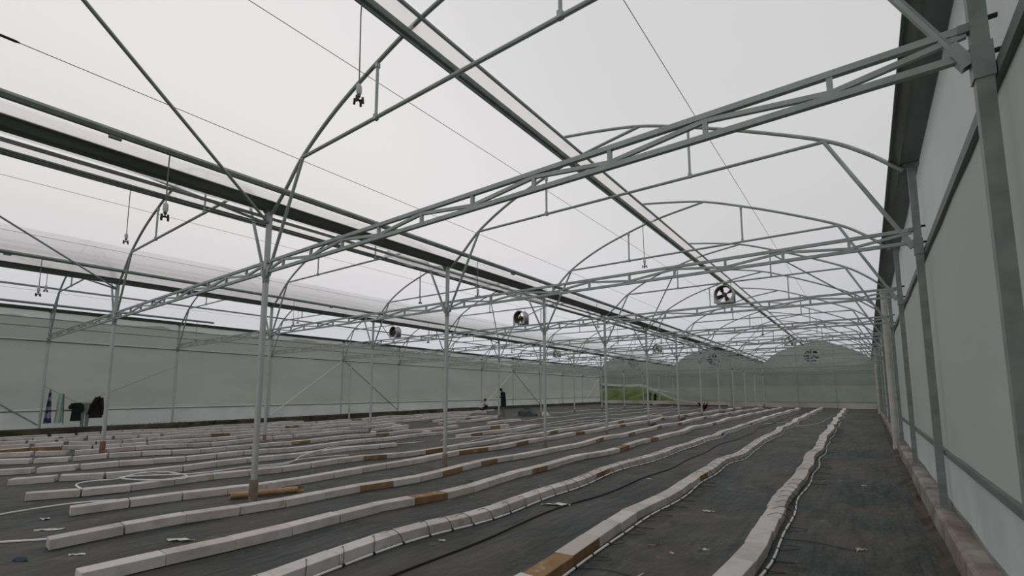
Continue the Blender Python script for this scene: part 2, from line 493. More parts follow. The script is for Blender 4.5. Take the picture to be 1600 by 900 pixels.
for si, (a, b, nm) in enumerate(SPANS):
    for k in range(NF):
        y = Y0 + k * S
        lab = 'bowed steel roof arch of the %s span, %s from the camera' % (nm, ordw(k + 1))
        loc = (ROWX[b], y, ZG + gz(y)); g = 'roof arches of the %s span' % nm
        if arch0 is None:
            arch0 = make_arch(); arch0.location = loc; arch0['label'] = lab; arch0['group'] = g
        else: dup(arch0, loc, lab, g)

# ------------------------------------------------------------------ lattice trusses
def make_truss():
    t = thing('roof_truss', '', 'truss')
    zb, zt = 0., .16
    MB().beam((.03, 0, zt), (8.0, 0, zt), .042, .042).build('top_chord', M['galv'], t)
    MB().beam((.03, 0, zb), (8.0, 0, zb), .042, .042).build('bottom_chord', M['galv'], t)
    px = [.516 + .76 * i for i in range(10)]
    for x in px:
        MB().beam((x, 0, zb + .02), (x, 0, zt - .02), .034, .034, up=(0, 1, 0)).build('web_post', M['galv'], t)
    top = [(i % 2 == 0) for i in range(10)]          # counted from the left: even ones meet the top chord
    nodes = [(.04, zb + .02)] + [(x, zt - .035 if tp else zb + .035) for x, tp in zip(px, top)] + [(7.99, zt - .03)]
    for (xa, za), (xb, zb2) in zip(nodes[:-1], nodes[1:]):
        MB().beam((xa, 0, za), (xb, 0, zb2), .03, .034).build('diagonal_brace', M['galv'], t)
    for x in (.035, 8.005):
        for z in (zb, zt):
            s = -1 if x < 1 else 1
            MB().beam((x - s * .05, 0, z), (x + s * .06, 0, z), .05, .05).build('end_bracket', M['galv_old'], t)
    return t
truss0 = None
for si, (a, b, nm) in enumerate(SPANS):
    for k in range(NF):
        y = Y0 + k * S
        lab = 'horizontal lattice truss across the %s span, %s from the camera' % (nm, ordw(k + 1))
        loc = (ROWX[b], y, 3.42 + gz(y)); g = 'lattice trusses of the %s span' % nm
        if truss0 is None:
            truss0 = make_truss(); truss0.location = loc; truss0['label'] = lab; truss0['group'] = g
        else: dup(truss0, loc, lab, g)

# ------------------------------------------------------------------ columns
ROWNAME = {'A': 'between the right-hand and middle spans', 'B': 'between the middle and left-hand spans',
           'L': 'along the left net wall', 'R': 'along the right film wall'}
CURB = .27
for row in 'RABL':
    X = ROWX[row]
    for k in range(NF):
        y = Y0 + k * S
        inner = row in 'AB'
        zb = (fz(X, y) - .02) if inner else CURB + base_z(y) * .6
        top = (4.35 if row == 'B' else 4.415) + gz(y)
        h = top - zb
        t = thing('support_column', 'galvanised steel column %s, %s from the camera' % (ROWNAME[row], ordw(k + 1)), 'column',
                  (X, y, zb), group='steel columns ' + ROWNAME[row])
        r = .044 if inner else .037
        if row == 'R':
            MB().beam((0, 0, 0), (0, 0, h), .074, .074, up=(0, 1, 0)).build('post', M['galv_old'], t)
        else:
            MB().tube([(0, 0, 0), (0, 0, h)], r, 14).build('post', M['galv_post'], t)
        MB().box((0, 0, h - .01), (.16, .13, .02)).build('cap_plate', M['galv_old'], t)
        zk = 3.36 + gz(y) - zb
        if inner:
            MB().lathe([(r + .006, zk - .11), (r + .006, zk + .10)], 14).build('collar', M['galv_old'], t)
            ba = {('A', 0): (.34, M['sleeve'], .064), ('B', 0): (.38, M['rust'], .06), ('A', 1): (.3, M['sleeve'], .056)}.get((row, k), (.24, M['sleeve'], .054))
            MB().lathe([(ba[2] * 1.05, 0), (ba[2], .05), (ba[2] * .97, ba[0] - .01), (r + .002, ba[0])], 14).build('base_sleeve', ba[1], t, label='muddy brown base sleeve')
        else:
            MB().box((0, 0, zk), (.09, .09, .2)).build('clamp_plate', M['galv_old'], t)
            for dz in (.02, .22):
                MB().lathe([(.014, -.03), (.014, .03)], 8, 'X', (.05 if row == 'R' else -.05, 0, zk + .03 + dz)).build('bolt', M['iron'], t)
            MB().box((0, 0, .006), (.13, .12, .012)).build('base_plate', M['galv_old'], t)

# ------------------------------------------------------------------ gutters, purlins, rails, wires, rods
def along(X, Z, ya, yb, n=12):
    return [(X, ya + (yb - ya) * i / n, Z + gz(ya + (yb - ya) * i / n)) for i in range(n + 1)]
GN = {'R': 'over the right film wall', 'A': 'between the right-hand and middle spans', 'B': 'between the middle and left-hand spans', 'L': 'over the left net wall'}
for row in 'RABL':
    X = ROWX[row] + {'R': -.02, 'L': .02}.get(row, 0)
    dz = -.07 if row == 'B' else 0
    prof = [(-.19, .135), (-.19, .12), (-.145, .11), (-.09, .035), (.09, .035), (.145, .11), (.19, .12), (.19, .135),
            (.18, .135), (.18, .128), (.136, .118), (.08, .045), (-.08, .045), (-.136, .118), (-.18, .128), (-.18, .135)]
    m = MB()
    m.ring_loft([[(X + p[0], y, ZG + p[1] + dz + gz(y)) for p in prof] for y in (-2.5, 10, 25, YE + .15)])
    g = tag(m.build('gutter', M['gutter']), 'long folded steel rain gutter ' + GN[row], 'gutter')
for a, b, nm in SPANS:
    x0 = ROWX[b]
    # lower ridge purlin: a folded channel; upper ridge purlin: a tube
    prof = [(-.03, -.03), (.02, -.03), (.035, .0), (.035, .035), (-.02, .035), (-.035, -.005)]
    m = MB().ring_loft([[(x0 + 3.28 + p[0], y, 5.86 + p[1] + gz(y)) for p in prof] for y in (-2.5, 20, YE)])
    for y0_ in (-2.5,):
        m.ring_loft([[(x0 + 3.245 + q[0], y, 5.82 + q[1] + gz(y)) for q in ((-.008, -.03), (.012, -.03), (.012, .03), (-.008, .03))] for y in (-2.5, 20, YE)])
    tag(m.build('ridge_purlin', M['galv_old']), 'lower channel-shaped ridge purlin of the %s span' % nm, 'purlin')
    m = MB().tube(along(x0 + 3.48, 5.975, -2.5, YE), .026, 8)
    tag(m.build('ridge_purlin', M['galv']), 'upper round ridge purlin of the %s span beside vent net' % nm, 'purlin')
    ye = 8.6 if b == 'L' else YE
    prof = [(-.03, -.04), (.02, -.04), (.045, .0), (.02, .04), (-.03, .04)]
    m = MB().ring_loft([[(x0 + .49 + p[0], y, 4.60 + p[1] + gz(y)) for p in prof] for y in (-2.5, min(ye, 8), ye)])
    for y in ([-.2] if b == 'L' else [1.4, 9.3, 17.2]):
        m.box((x0 + .47, y, 4.55 + gz(y)), (.05, .12, .04))
    tag(m.build('haunch_rail', M['galv_old']), 'long film-fixing rail on the arches low in the %s span' % nm, 'rail')
    for lx, lz, wn in ((.9, 4.99, 'low left'), (2.45, 5.68, 'upper left'), (5.62, 5.72, 'upper right')):
        m = MB().tube(along(x0 + lx, lz, -2.5, YE, 22), .0042, 5)
        tag(m.build('roof_wire', M['wire']), 'thin %s roof wire running the length of the %s span' % (wn, nm), 'wire')
m = MB().ring_loft([[(ROWX['L'] + 1.08 + p[0], y, 5.10 + p[1] + gz(y)) for p in ((-.03, -.03), (.03, -.03), (.03, .03), (-.03, .03))] for y in (-2.5, 20, YE)])
tag(m.build('haunch_rail', M['galv_old']), 'second rail at the arch bends of the left-hand span', 'rail')
m = MB().tube(along(ROWX['A'] - .235, 4.385, -2.5, YE), .028, 8)
tag(m.build('film_roll', M['white_plastic']), 'pale film roll beside the gutter on the middle span side', 'film')
for n_, (z_, sg_) in enumerate(((4.285, .02), (4.25, .035))):
    pts = []
    for i in range(151):
        y = -2.5 + (YE + 2.5) * i / 150
        pts.append((ROWX['A'] - .25, y, z_ + gz(y) - sg_ * abs(math.sin(PI * (y - Y0) / S))))
    tag(MB().tube(pts, .007, 5).build('cable', M['iron']), '%s black cable slung under the gutter on the middle span side' % ('upper' if n_ == 0 else 'lower'), 'cable')
rows = []
for i in range(60):
    y = 5.9 + 6.2 * i / 59; r = []
    for j in range(6):
        v = j / 5
        r.append((ROWX['A'] - .16 - .28 * v * (.5 + .5 * abs(noise.noise(Vector((y * 1.1, 2, 0)))) * 2) + .03 * noise.noise(Vector((y * 3, v * 3, 1))), y,
                  4.41 + gz(y) - .20 * v * (.6 + noise.noise(Vector((y * .9, 5, 0)))) + .03 * noise.noise(Vector((y * 4, v * 4, 7)))))
    rows.append(r)
tag(MB().grid(rows).build('loose_film', M['flap']), 'loose crumpled clear film hanging under the gutter around the second column', 'film')
# turnbuckle joint on the nearest visible wire
m = MB().lathe([(.006, -.09), (.014, -.07), (.014, .06), (.007, .09)], 8, 'Y')
tag(m.build('wire_joint', M['iron'], loc=(ROWX['A'] + .9, .43, 4.99 + gz(.43))), 'small dark joint gripping a roof wire in the upper left corner', 'joint')
for dz, z in ((0, 4.13), (0, 3.83)):
    m = MB().tube(along(ROWX['L'] + .12, z, -2.5, YE), .018, 6)
    tag(m.build('wall_pipe', M['galv_old']), 'thin %s longitudinal pipe under the left wall gutter' % ('upper' if z > 4 else 'lower'), 'pipe')

def rod(row, k, dx, desc):
    X = ROWX[row]; y = Y0 + k * S
    a = (X, y, 4.20 + gz(y)); b = (X + dx, y - S, 5.73 + gz(y - S))
    m = MB().tube([a, b], .021, 8)
    d = (Vector(b) - Vector(a)).normalized()
    m.tube([Vector(a) - d * .01, Vector(a) + d * .12], .03, 8)
    tag(m.build('brace_rod', M['galv']), desc, 'brace', 'roof brace rods')
for k in (0, 4, 8):
    w = {0: 'nearest', 4: 'second', 8: 'farthest'}[k]
    rod('R', k, -2.66, '%s slanting roof rod rising from the right wall gutter' % w) if k else None
    rod('A', k, 2.66, '%s slanting roof rod rising into the right-hand span from the gutter column' % w)
    rod('A', k, -2.66, '%s slanting roof rod rising into the middle span from the right gutter column' % w)
    rod('B', k, 2.66, '%s slanting roof rod rising into the middle span from the left gutter column' % w)
    rod('B', k, -2.66, '%s slanting roof rod rising into the left-hand span from the gutter column' % w)
    if k: rod('L', k, 2.66, '%s slanting roof rod rising from the left wall gutter' % w)

XL = ROWX['L']
for kc in (-1, 3, 7, 11):
    for s in (-1, 1):
        k2 = kc + s
        if k2 < 0 or k2 > 11: continue
        ya, yb = Y0 + kc * S + s * .1, Y0 + k2 * S - s * .06
        m = MB().tube([(XL + .06, ya, 3.3 + gz(ya)), (XL + .06, yb, CURB + .1)], .026, 8)
        lab = {(-1, 1): 'dark diagonal wall brace at far left edge by the hanging clothes',
               (3, -1): 'pale diagonal wall brace rising from left, nearest pair on the left net wall',
               (3, 1): 'dark diagonal wall brace falling to the right, nearest pair on the left net wall',
               (7, -1): 'pale diagonal wall brace above the squatting person',
               (7, 1): 'dark diagonal wall brace behind the dark tarpaulin heap',
               (11, -1): 'pale diagonal wall brace at the far end of the left net wall'}[(kc, s)]
        tag(m.build('wall_brace', M['pvc'] if s < 0 else M['galv_old']), lab, 'brace', 'left wall braces')

# ------------------------------------------------------------------ walls
ya, yb = -4.0, YE
def wall_sheet(name, X, z0, z1, mat, n=60, nz=3, wob=.006, slope_top=True):
    rows = []
    for i in range(n + 1):
        y = ya + (yb - ya) * i / n
        r = []
        for j in range(nz + 1):
            zt = z1 + (gz(y) if slope_top else 0)
            z = z0 + (zt - z0) * j / nz
            r.append((X + wob * math.sin(3.1 * y + 2 * z), y, z))
        rows.append(r)
    return MB().grid(rows).build(name, mat)
wl = struct(wall_sheet('wall_left', XL - .05, .84, 4.42, M['net']))
struct(wall_sheet('wall_left_skirt', XL - .04, .22, .86, M['skirt'], slope_top=False))
wr = struct(wall_sheet('wall_right', XR + .085, .86, 3.33, M['film_wall']))
struct(wall_sheet('wall_right_upper', XR + .085, 3.33, 4.46, M['film_upper']))
struct(wall_sheet('wall_right_skirt', XR + .07, .26, .88, M['skirt'], slope_top=False))
def trim(name, m, mat): return struct(m.build(name, mat))
nt_ = 1
for X, z, w, h, mat in ((XL - .01, 3.33, .05, .04, 'gutter'), (XL - .01, .845, .05, .04, 'gutter'), (XL - .005, 3.37, .06, .035, 'pvc'), (XL - .005, .885, .06, .035, 'pvc'),
                        (XR + .075, 3.30, .05, .085, 'gutter'), (XR + .07, .86, .045, .06, 'gutter'),
                        (XR + .10, .29, .05, .05, 'concrete')):
    sl = 1 if z > 2 else 0
    m = MB().ring_loft([[(X + dx * w / 2, y, z + gz(y) * sl + dz * h / 2) for dx, dz in ((-1, -1), (1, -1), (1, 1), (-1, 1))] for y in (ya, 10, 25, yb)])
    trim('trim_%d' % nt_, m, M[mat]); nt_ += 1
# concrete kerbs
def kerb(name, x0, x1, mat, top, inner):
    rows = []
    n = 110
    for i in range(n + 1):
        y = ya + (yb - ya) * i / n
        j = .010 * noise.noise(Vector((x0, y * .45, 0))); b = base_z(y) * .6
        ch = .03
        if inner > 0: pr = [(x1, -.5), (x1, top + b), (x0 + ch, top + b + j), (x0 + j, top + b - ch), (x0 + j - .02, -.5)]
        else: pr = [(x0, -.5), (x0, top + b), (x1 - ch, top + b + j), (x1 + j, top + b - ch), (x1 + j + .03, -.5)]
        rows.append([(p[0], y, p[1]) for p in pr])
    m = MB().ring_loft(rows)
    return struct(m.build(name, mat, smooth=False))
kerb('baseboard_right', XR - .085, XR + .25, M['concrete'], CURB + .005, 1)
kerb('baseboard_left', XL - .25, XL + .12, M['soil'], CURB + .0, -1)
# crumpled mat edge along the right kerb
rows = []
for i in range(200):
    y = ya + (yb - ya) * i / 199
    r = []
    for j in range(5):
        x = XR - .09 - .11 * j / 4 + .01
        r.append((x - .02 * noise.noise(Vector((y * 2, j, 3))), y, fz(x, y) + .006 + (.055 * (1 - j / 4) + .03 * noise.noise(Vector((y * 1.7, j * .7, 0)))) * (1 if j < 4 else 0)))
    rows.append(r)
struct(MB().grid(rows).build('trim_%d' % nt_, M['soil'])); nt_ += 1

# back wall: ngon with the torn corner left open
dzE = gz(YE)
hole = [(XL, 2.38), (-22.3, 2.24), (-20.6, 2.14), (-19.0, 2.16), (-18.2, 2.0), (-16.8, 1.32), (-15.4, .68), (-14.6, .60)]
def roof_line(x):
    for (a, b, nm) in SPANS:
        lx = x - ROWX[b]
        if -1e-6 <= lx <= W + 1e-6:
            pr = LEFT if lx <= 4.58 else RIGHT
            return interp(lx, [p.x for p in pr], [p.z for p in pr]) + dzE
    return 4.36 + dzE
rows = []; rows2 = []
xw = sorted(set([XL + i * (XR + .05 - XL) / 150 for i in range(151)] + [h[0] for h in hole]))
for x in xw:
    zb = interp(x, [h[0] for h in hole], [h[1] for h in hole]) if x < -14.6 else .60
    zt = roof_line(min(max(x, XL + .001), XR - .001))
    rows.append([(x, YE + .06, zb + (3.65 - zb) * j / 4) for j in range(5)])
    rows2.append([(x, YE + .06 + .02 * math.sin(2.3 * x + j), 3.65 + (zt - 3.65) * j / 4) for j in range(5)])
struct(MB().grid(rows).build('wall_back', M['net_back']))
struct(MB().grid(rows2).build('wall_back_gable', M['gable']))
struct(MB().grid([[(x, YE + .05 + .02 * math.sin(x * 3), z) for z in (-.1, .25, .60)] for x in [-14.6 + i * (XR + 14.6) / 40 for i in range(41)]]).build('wall_back_skirt', M['skirt_brown']))
struct(MB().grid([[(x, YE + .05 + .02 * math.sin(x * 3), z) for z in (-.1, .25, .56)] for x in [XL + i * (-14.6 - XL) / 24 for i in range(25)]]).build('wall_back_skirt', M['skirt_brown']))
for z in (.60, 3.21, 3.65):
    if z < 1: m = MB().beam((-14.6, YE + .02, z), (XR, YE + .02, z), .04, .05)
    else: m = MB().beam((XL, YE + .02, z), (XR, YE + .02, z), .045, .05)
    trim('trim_%d' % nt_, m, M['galv_old']); nt_ += 1
for (a, b, nm) in SPANS:
    for lx, zt in ((2.66, 5.75), (5.38, 5.8)):
        m = MB().beam((ROWX[b] + lx, YE + .0, .0), (ROWX[b] + lx, YE + .0, zt + dzE), .05, .05, up=(0, 1, 0))
        tag(m.build('end_wall_post', M['galv_old']), 'slim steel post against the back wall, %s one in the %s span' % ('left' if lx < 4 else 'right', nm), 'post', 'back wall posts')
# white rolled edge of the opened film
pts = [(x, YE - .10 - .02 * math.sin(i * 1.3), z + .02) for i, (x, z) in enumerate(hole)]
m = MB().tube(pts + [(-13.3, YE - .13, .40), (-12.6, YE - .16, .22)], [.03, .05, .045, .06, .1, .1, .07, .06, .05, .04], 8)
m.tube([(-18.6, YE - .1, 2.02), (-17.0, YE - .12, 1.62), (-14.8, YE - .12, 1.2)], [.03, .07, .02], 6)
sk = []
for i in range(41):
    x = -23.3 + 6.2 * i / 40; z = interp(x, [h[0] for h in hole], [h[1] for h in hole])
    sk.append([(x, YE + .0 + .03 * math.sin(x * 5 + j), z + .02 - j * (.09 + .04 * noise.noise(Vector((x * .8, 3, 0))))) for j in range(3)])
m.grid(sk)
tag(m.build('film_flap', M['flap']), 'white gathered film edge bordering the open corner of the back wall', 'film')
# dark crumpled mat at the foot of the back wall
m = MB()
for xa, xb in ((-23, -17.2), (-16.8, -10.2)):
    pts = []; rs = []
    n = 26
    for i in range(n + 1):
        x = xa + (xb - xa) * i / n
        pts.append((x, YE - 1.3 + .25 * math.sin(i * .9 + xa), fz(x, YE - 1.3) + .05)); rs.append(.05 + .06 * abs(noise.noise(Vector((x * .9, 0, 1)))) * (0 if i in (0, n) else 1) + .02)
    m2 = MB().tube(pts, rs, 8)
    tag(m2.build('rolled_mat', M['tarp']), 'dark bunched ground mat at the foot of the back wall, %s length' % ('left' if xa < -20 else 'right'), 'mat')

# ------------------------------------------------------------------ downpipes
for X, y, r, top, lab in ((.53, 16.1, .075, 4.3, 'thick off-white downpipe beside the right film wall, nearest one'),
                     (.53, 36.1, .07, 4.2, 'off-white downpipe far down the right film wall'),
                     (XL + .25, Y0 + 3 * S + .35, .05, 3.2, 'pale downpipe beside the left wall diagonal braces')):
    zb = fz(X, y)
    t = thing('downpipe', lab, 'pipe', (X, y, zb))
    MB().tube([(0, 0, 0), (0, 0, top - zb)], r, 14).build('pipe', M['pvc_dirty'], t)
    for z in (.02, 1.5, top - zb - .1):
        MB().lathe([(r + .008, z), (r + .008, z + .08)], 14).build('pipe_collar', M['pvc_dirty'], t)

# ------------------------------------------------------------------ fans
def make_circ_fan():
    t = thing('circulation_fan', '', 'fan')
    R, D = .27, .30
    n = 24
    prof = [(R, -D / 2), (R, D / 2), (R - .012, D / 2), (R - .012, -D / 2), (R, -D / 2)]
    m = MB(); m.lathe(prof, n, 'Y', caps=False); m.build('drum', M['fan_housing'], t)
    m = MB(); m.lathe([(R - .014, -D / 2 + .01), (R - .014, D / 2 - .01)], n, 'Y', caps=False); m.build('lining', M['fan_inner'], t, label='brown inner lining')
    # flange: round at the top, square below, with a round opening
    outer = []; inner = []
    for j in range(40):
        a = 2 * PI * j / 40; c, s = math.cos(a), math.sin(a)
        if s >= 0: ro = R + .015
        else: ro = min((R + .015) / max(abs(c), 1e-6), (R + .02) / max(abs(s), 1e-6))
        outer.append((ro * c, ro * s)); inner.append(((R - .01) * c, (R - .01) * s))
    m = MB()
    for y in (-D / 2 - .012, D / 2 - .008):
        m.ring_loft([[(p[0], y, p[1]) for p in inner], [(p[0], y, p[1]) for p in outer], [(p[0], y + .02, p[1]) for p in outer], [(p[0], y + .02, p[1]) for p in inner], [(p[0], y, p[1]) for p in inner]], caps=False)
    m.build('flange', M['fan_housing'], t)
    for i in range(4):
        a0 = i * PI / 2 + .4; m = MB(); rws = []
        for u in range(5):
            r = .05 + u * (R - .08) / 4; rw = []
            for v in (-.5, 0, .5):
                a = a0 + v * (.75 - .05 * u); rw.append((r * math.cos(a), v * .1 + .012, r * math.sin(a)))
            rws.append(rw)
        back = [[(p[0], p[1] + .008, p[2]) for p in rw] for rw in rws]
        m.grid(rws); m.grid(back)
        m.build('blade', M['fan_brown'], t)
    MB().lathe([(.02, -.09), (.065, -.08), (.07, .02), (.06, .09), (.02, .1)], 12, 'Y').build('motor', M['fan_inner'], t)
    for a in (PI / 4, 3 * PI / 4, 5 * PI / 4, 7 * PI / 4):
        MB().beam((.06 * math.cos(a), .09, .06 * math.sin(a)), ((R - .01) * math.cos(a), .12, (R - .01) * math.sin(a)), .02, .02).build('stay', M['galv'], t)
    for x in (-.2, .2):
        MB().tube([(x, 0, .2), (x, 0, .45)], .008, 6).build('hanger', M['galv_old'], t)
    return t
fan0 = None
zz = lambda y: 4.62 + gz(y) + .07
for si, (a, b, nm) in enumerate(SPANS):
    for k, wd in ((3, 'nearer'), (7, 'farther')):
        y = Y0 + k * S + .25
        loc = (ROWX[b] + W / 2 + (.12 if si else .0), y, zz(y))
        lab = 'hanging round air-circulation fan in the %s span, the %s one' % (nm, wd)
        if fan0 is None:
            fan0 = make_circ_fan(); fan0.location = loc; fan0['label'] = lab; fan0['group'] = 'hanging circulation fans'
        else: dup(fan0, loc, lab, 'hanging circulation fans')

def make_exhaust():
    t = thing('exhaust_fan', '', 'fan')
    H = .62
    m = MB()
    o = [(-H, -H), (H, -H), (H, H), (-H, H)]
    for a, b in zip(o, o[1:] + o[:1]): m.beam((a[0], 0, a[1]), (b[0], 0, b[1]), .16, .07)
    m.build('frame', M['galv'], t)
    MB().box((0, .10, 0), (2 * H, .02, 2 * H)).build('shutter', M['fan_dark'], t, label='dark shutter behind the blades')
    rg = []
    for j in range(48):
        a = 2 * PI * j / 48; rg.append((math.cos(a), math.sin(a)))
    sqr = []
    for c, s in rg:
        k = 1 / max(abs(c), abs(s)); sqr.append((c * k * (H - .02), s * k * (H - .02)))
    MB().ring_loft([[(c * .56, -.03, s * .56) for c, s in rg], [(x, -.03, z) for x, z in sqr], [(x, -.01, z) for x, z in sqr], [(c * .55, -.01, s * .55) for c, s in rg]], caps=False).build('orifice_plate', M['galv_post'], t)
    for i in range(6):
        a0 = i * PI / 3 + .3; rws = []
        for u in range(4):
            r = .08 + u * .15; rws.append([(r * math.cos(a0 + v * (.42 - .03 * u)), v * .08, r * math.sin(a0 + v * (.42 - .03 * u))) for v in (-.5, 0, .5)])
        m = MB(); m.grid(rws); m.grid([[(p[0], p[1] + .006, p[2]) for p in rw] for rw in rws]); m.build('blade', M['galv_post'], t)
    MB().lathe([(.03, -.06), (.10, -.05), (.10, .04), (.03, .06)], 14, 'Y').build('hub', M['galv_old'], t)
    MB().beam((-H, -.07, .10), (H, -.07, .10), .045, .05).build('crossbar', M['galv'], t)
    MB().beam((-.12, -.07, -H), (-.12, -.07, H), .045, .05, up=(0, 1, 0)).build('crossbar', M['galv'], t)
    MB().box((.22, -.06, -.30), (.2, .12, .16)).build('motor', M['galv_old'], t)
    return t
ex0 = None
for (a, b, nm), X in zip(SPANS, (-3.6, -11.5, -19.5)):
    lab = 'square exhaust fan mounted in the back wall of the %s span' % nm
    loc = (X, YE - .1, 4.5)
    if ex0 is None:
        ex0 = make_exhaust(); ex0.location = loc; ex0['label'] = lab; ex0['group'] = 'back wall exhaust fans'
    else: dup(ex0, loc, lab, 'back wall exhaust fans')

# ------------------------------------------------------------------ foggers
def make_fogger(L):
    t = thing('hanging_fogger', '', 'fogger')
    MB().tube([(0, 0, 0), (-.012, 0, -.03), (-.02, 0, -.12), (-.01, 0, -L * .5), (0, 0, -L + .17)], .0075, 6).build('feed_tube', M['grey_cloth'], t)
    MB().lathe([(.006, -L + .20), (.022, -L + .185), (.03, -L + .165), (.03, -L + .10), (.022, -L + .075)], 12).build('weight', M['white_plastic'], t, label='grey plastic weight')
    MB().lathe([(.018, -L + .078), (.02, -L + .05), (.008, -L + .04), (.008, -L + .02)], 10).build('check_valve', M['fan_inner'], t)
    h = MB()
    for a in (.5, .5 + PI / 2):
        c, s = math.cos(a), math.sin(a)
        h.tube([(-.05 * c, -.05 * s, -L + .01), (.05 * c, .05 * s, -L + .01)], .008, 6)
    nh = h.build('nozzle_cross', M['tube'], t)
    for i in range(4):
        a = .5 + i * PI / 2; c, s = math.cos(a), math.sin(a)
        MB().tube([(.045 * c, .045 * s, -L + .035), (.05 * c, .05 * s, -L - .03)], .013, 8).build('nozzle', M['tube'], nh)
    return t
fg = {}
def fogger(L, loc, lab, g):
    if L not in fg:
        fg[L] = make_fogger(L); fg[L].location = loc; fg[L]['label'] = lab; fg[L]['group'] = g
    else: dup(fg[L], loc, lab, g)
for (a, b, nm) in SPANS:
    for i in range(5):
        y = 2.79 + 8.15 * i
        if nm == 'left-hand' and i > 3: continue
        fogger(1.15, (ROWX[b] + 3.27, y, 5.80 + gz(y)), 'fogger hanging on a long tube from the %s ridge, %s from the camera' % (nm, ordw(i + 1)), 'foggers under the ridges')
    for i in range(6):
        y = 1.95 + 6.0 * i
        if nm == 'left-hand' and i > 1: continue
        fogger(.83, (ROWX[b] + .48, y, 4.56 + gz(y)), 'fogger hanging from the low rail of the %s span, %s from the camera' % (nm, ordw(i + 1)), 'foggers under the low rails')

# ------------------------------------------------------------------ block rows
BL, BW, BH = .595, .20, .105
def block_mesh(name, mat, seed):
    rnd = random.Random(seed); bm = bmesh.new()
    bmesh.ops.create_cube(bm, size=1)
    for v in bm.verts:
        v.co = Vector((v.co.x * BW + rnd.uniform(-.003, .003), v.co.y * BL + rnd.uniform(-.003, .003), (v.co.z + .5) * BH + rnd.uniform(-.002, .002)))
    bmesh.ops.bevel(bm, geom=list(bm.edges), offset=.005, segments=1, affect='EDGES', profile=.6)
    me = bpy.data.meshes.new(name); bm.to_mesh(me); bm.free(); me.materials.append(mat); return me
BM = [block_mesh('block', M['block'], i) for i in range(4)]
BS = [block_mesh('block', M['stained'], i) for i in range(2)] + [block_mesh('block', M['stained_all'], 5)]
# each row: polyline of its centre line (Y -> X), first block Y, stretches that carry blocks, and which end its blocks are counted from
ROWS = [
 ([(0, -1.02), (5, -1.03), (7.5, -1.06), (13, -1.12), (44, -1.42)], [(1.2, 44.6)], .028),
 ([(0, -2.36), (4, -2.40), (6.4, -2.50), (9.3, -2.60), (16, -2.62), (44, -2.95)], [(1.0, 44.4)], .03),
 ([(0, -4.08), (5, -4.12), (10, -4.22), (16, -4.14), (44, -4.35)], [(1.5, 44.2)], .03),
 ([(0, -5.46), (1.2, -5.44), (5, -5.33), (9, -5.47), (44, -5.6)], [(1.13, 44.0)], .03),
 ([(0, -6.90), (1.2, -6.90), (3, -6.80), (5.2, -6.66), (8.3, -6.80), (44, -6.9)], [(1.17, 43.0)], .02),
 ([(0, -8.6), (1.6, -8.50), (2.7, -8.3), (4.5, -8.2), (5.6, -8.12), (8.3, -8.40), (44, -8.3)], [(1.62, 42.0)], .02),
 ([(0, -10.0), (1.4, -9.97), (3.8, -9.82), (5.4, -9.58), (9, -9.35), (44, -9.5)], [(1.40, 27.0)], .02),
 ([(0, -12.0), (1.45, -11.95), (2.5, -11.48), (5, -11.35), (44, -11.1)], [(1.45, 9.3), (12.0, 17.0)], .02),
 ([(0, -13.9), (1.5, -13.75), (2.6, -13.05), (5.7, -12.7), (44, -12.5)], [(.8, 16.5)], .05),
 ([(0, -15.7), (1.7, -15.45), (3, -14.7), (6.4, -14.15), (44, -14.0)], [(1.0, 15.0), (17.0, 19.5)], .06),
 ([(0, -17.2), (1.9, -16.9), (3.2, -16.15), (7, -15.95), (44, -15.7)], [(1.2, 14.0), (15.6, 20.)], .07),
 ([(0, -18.4), (2.0, -18.0), (4, -17.5), (8, -17.3), (44, -17.1)], [(1.3, 14.5), (16.5, 22.)], .09),
 ([(0, -19.9), (2.2, -19.5), (4, -19.0), (8, -18.8), (44, -18.6)], [(1.5, 21.)], .09),
 ([(0, -21.2), (2.4, -20.9), (5, -20.4), (8, -20.2), (44, -20.1)], [(1.6, 24.)], .09),
 ([(0, -22.2), (2.6, -22.0), (5, -21.7), (44, -21.4)], [(1.8, 27.)], .09),
 ([(0, -22.95), (44, -22.65)], [(1.8, 13.)], .09),
]
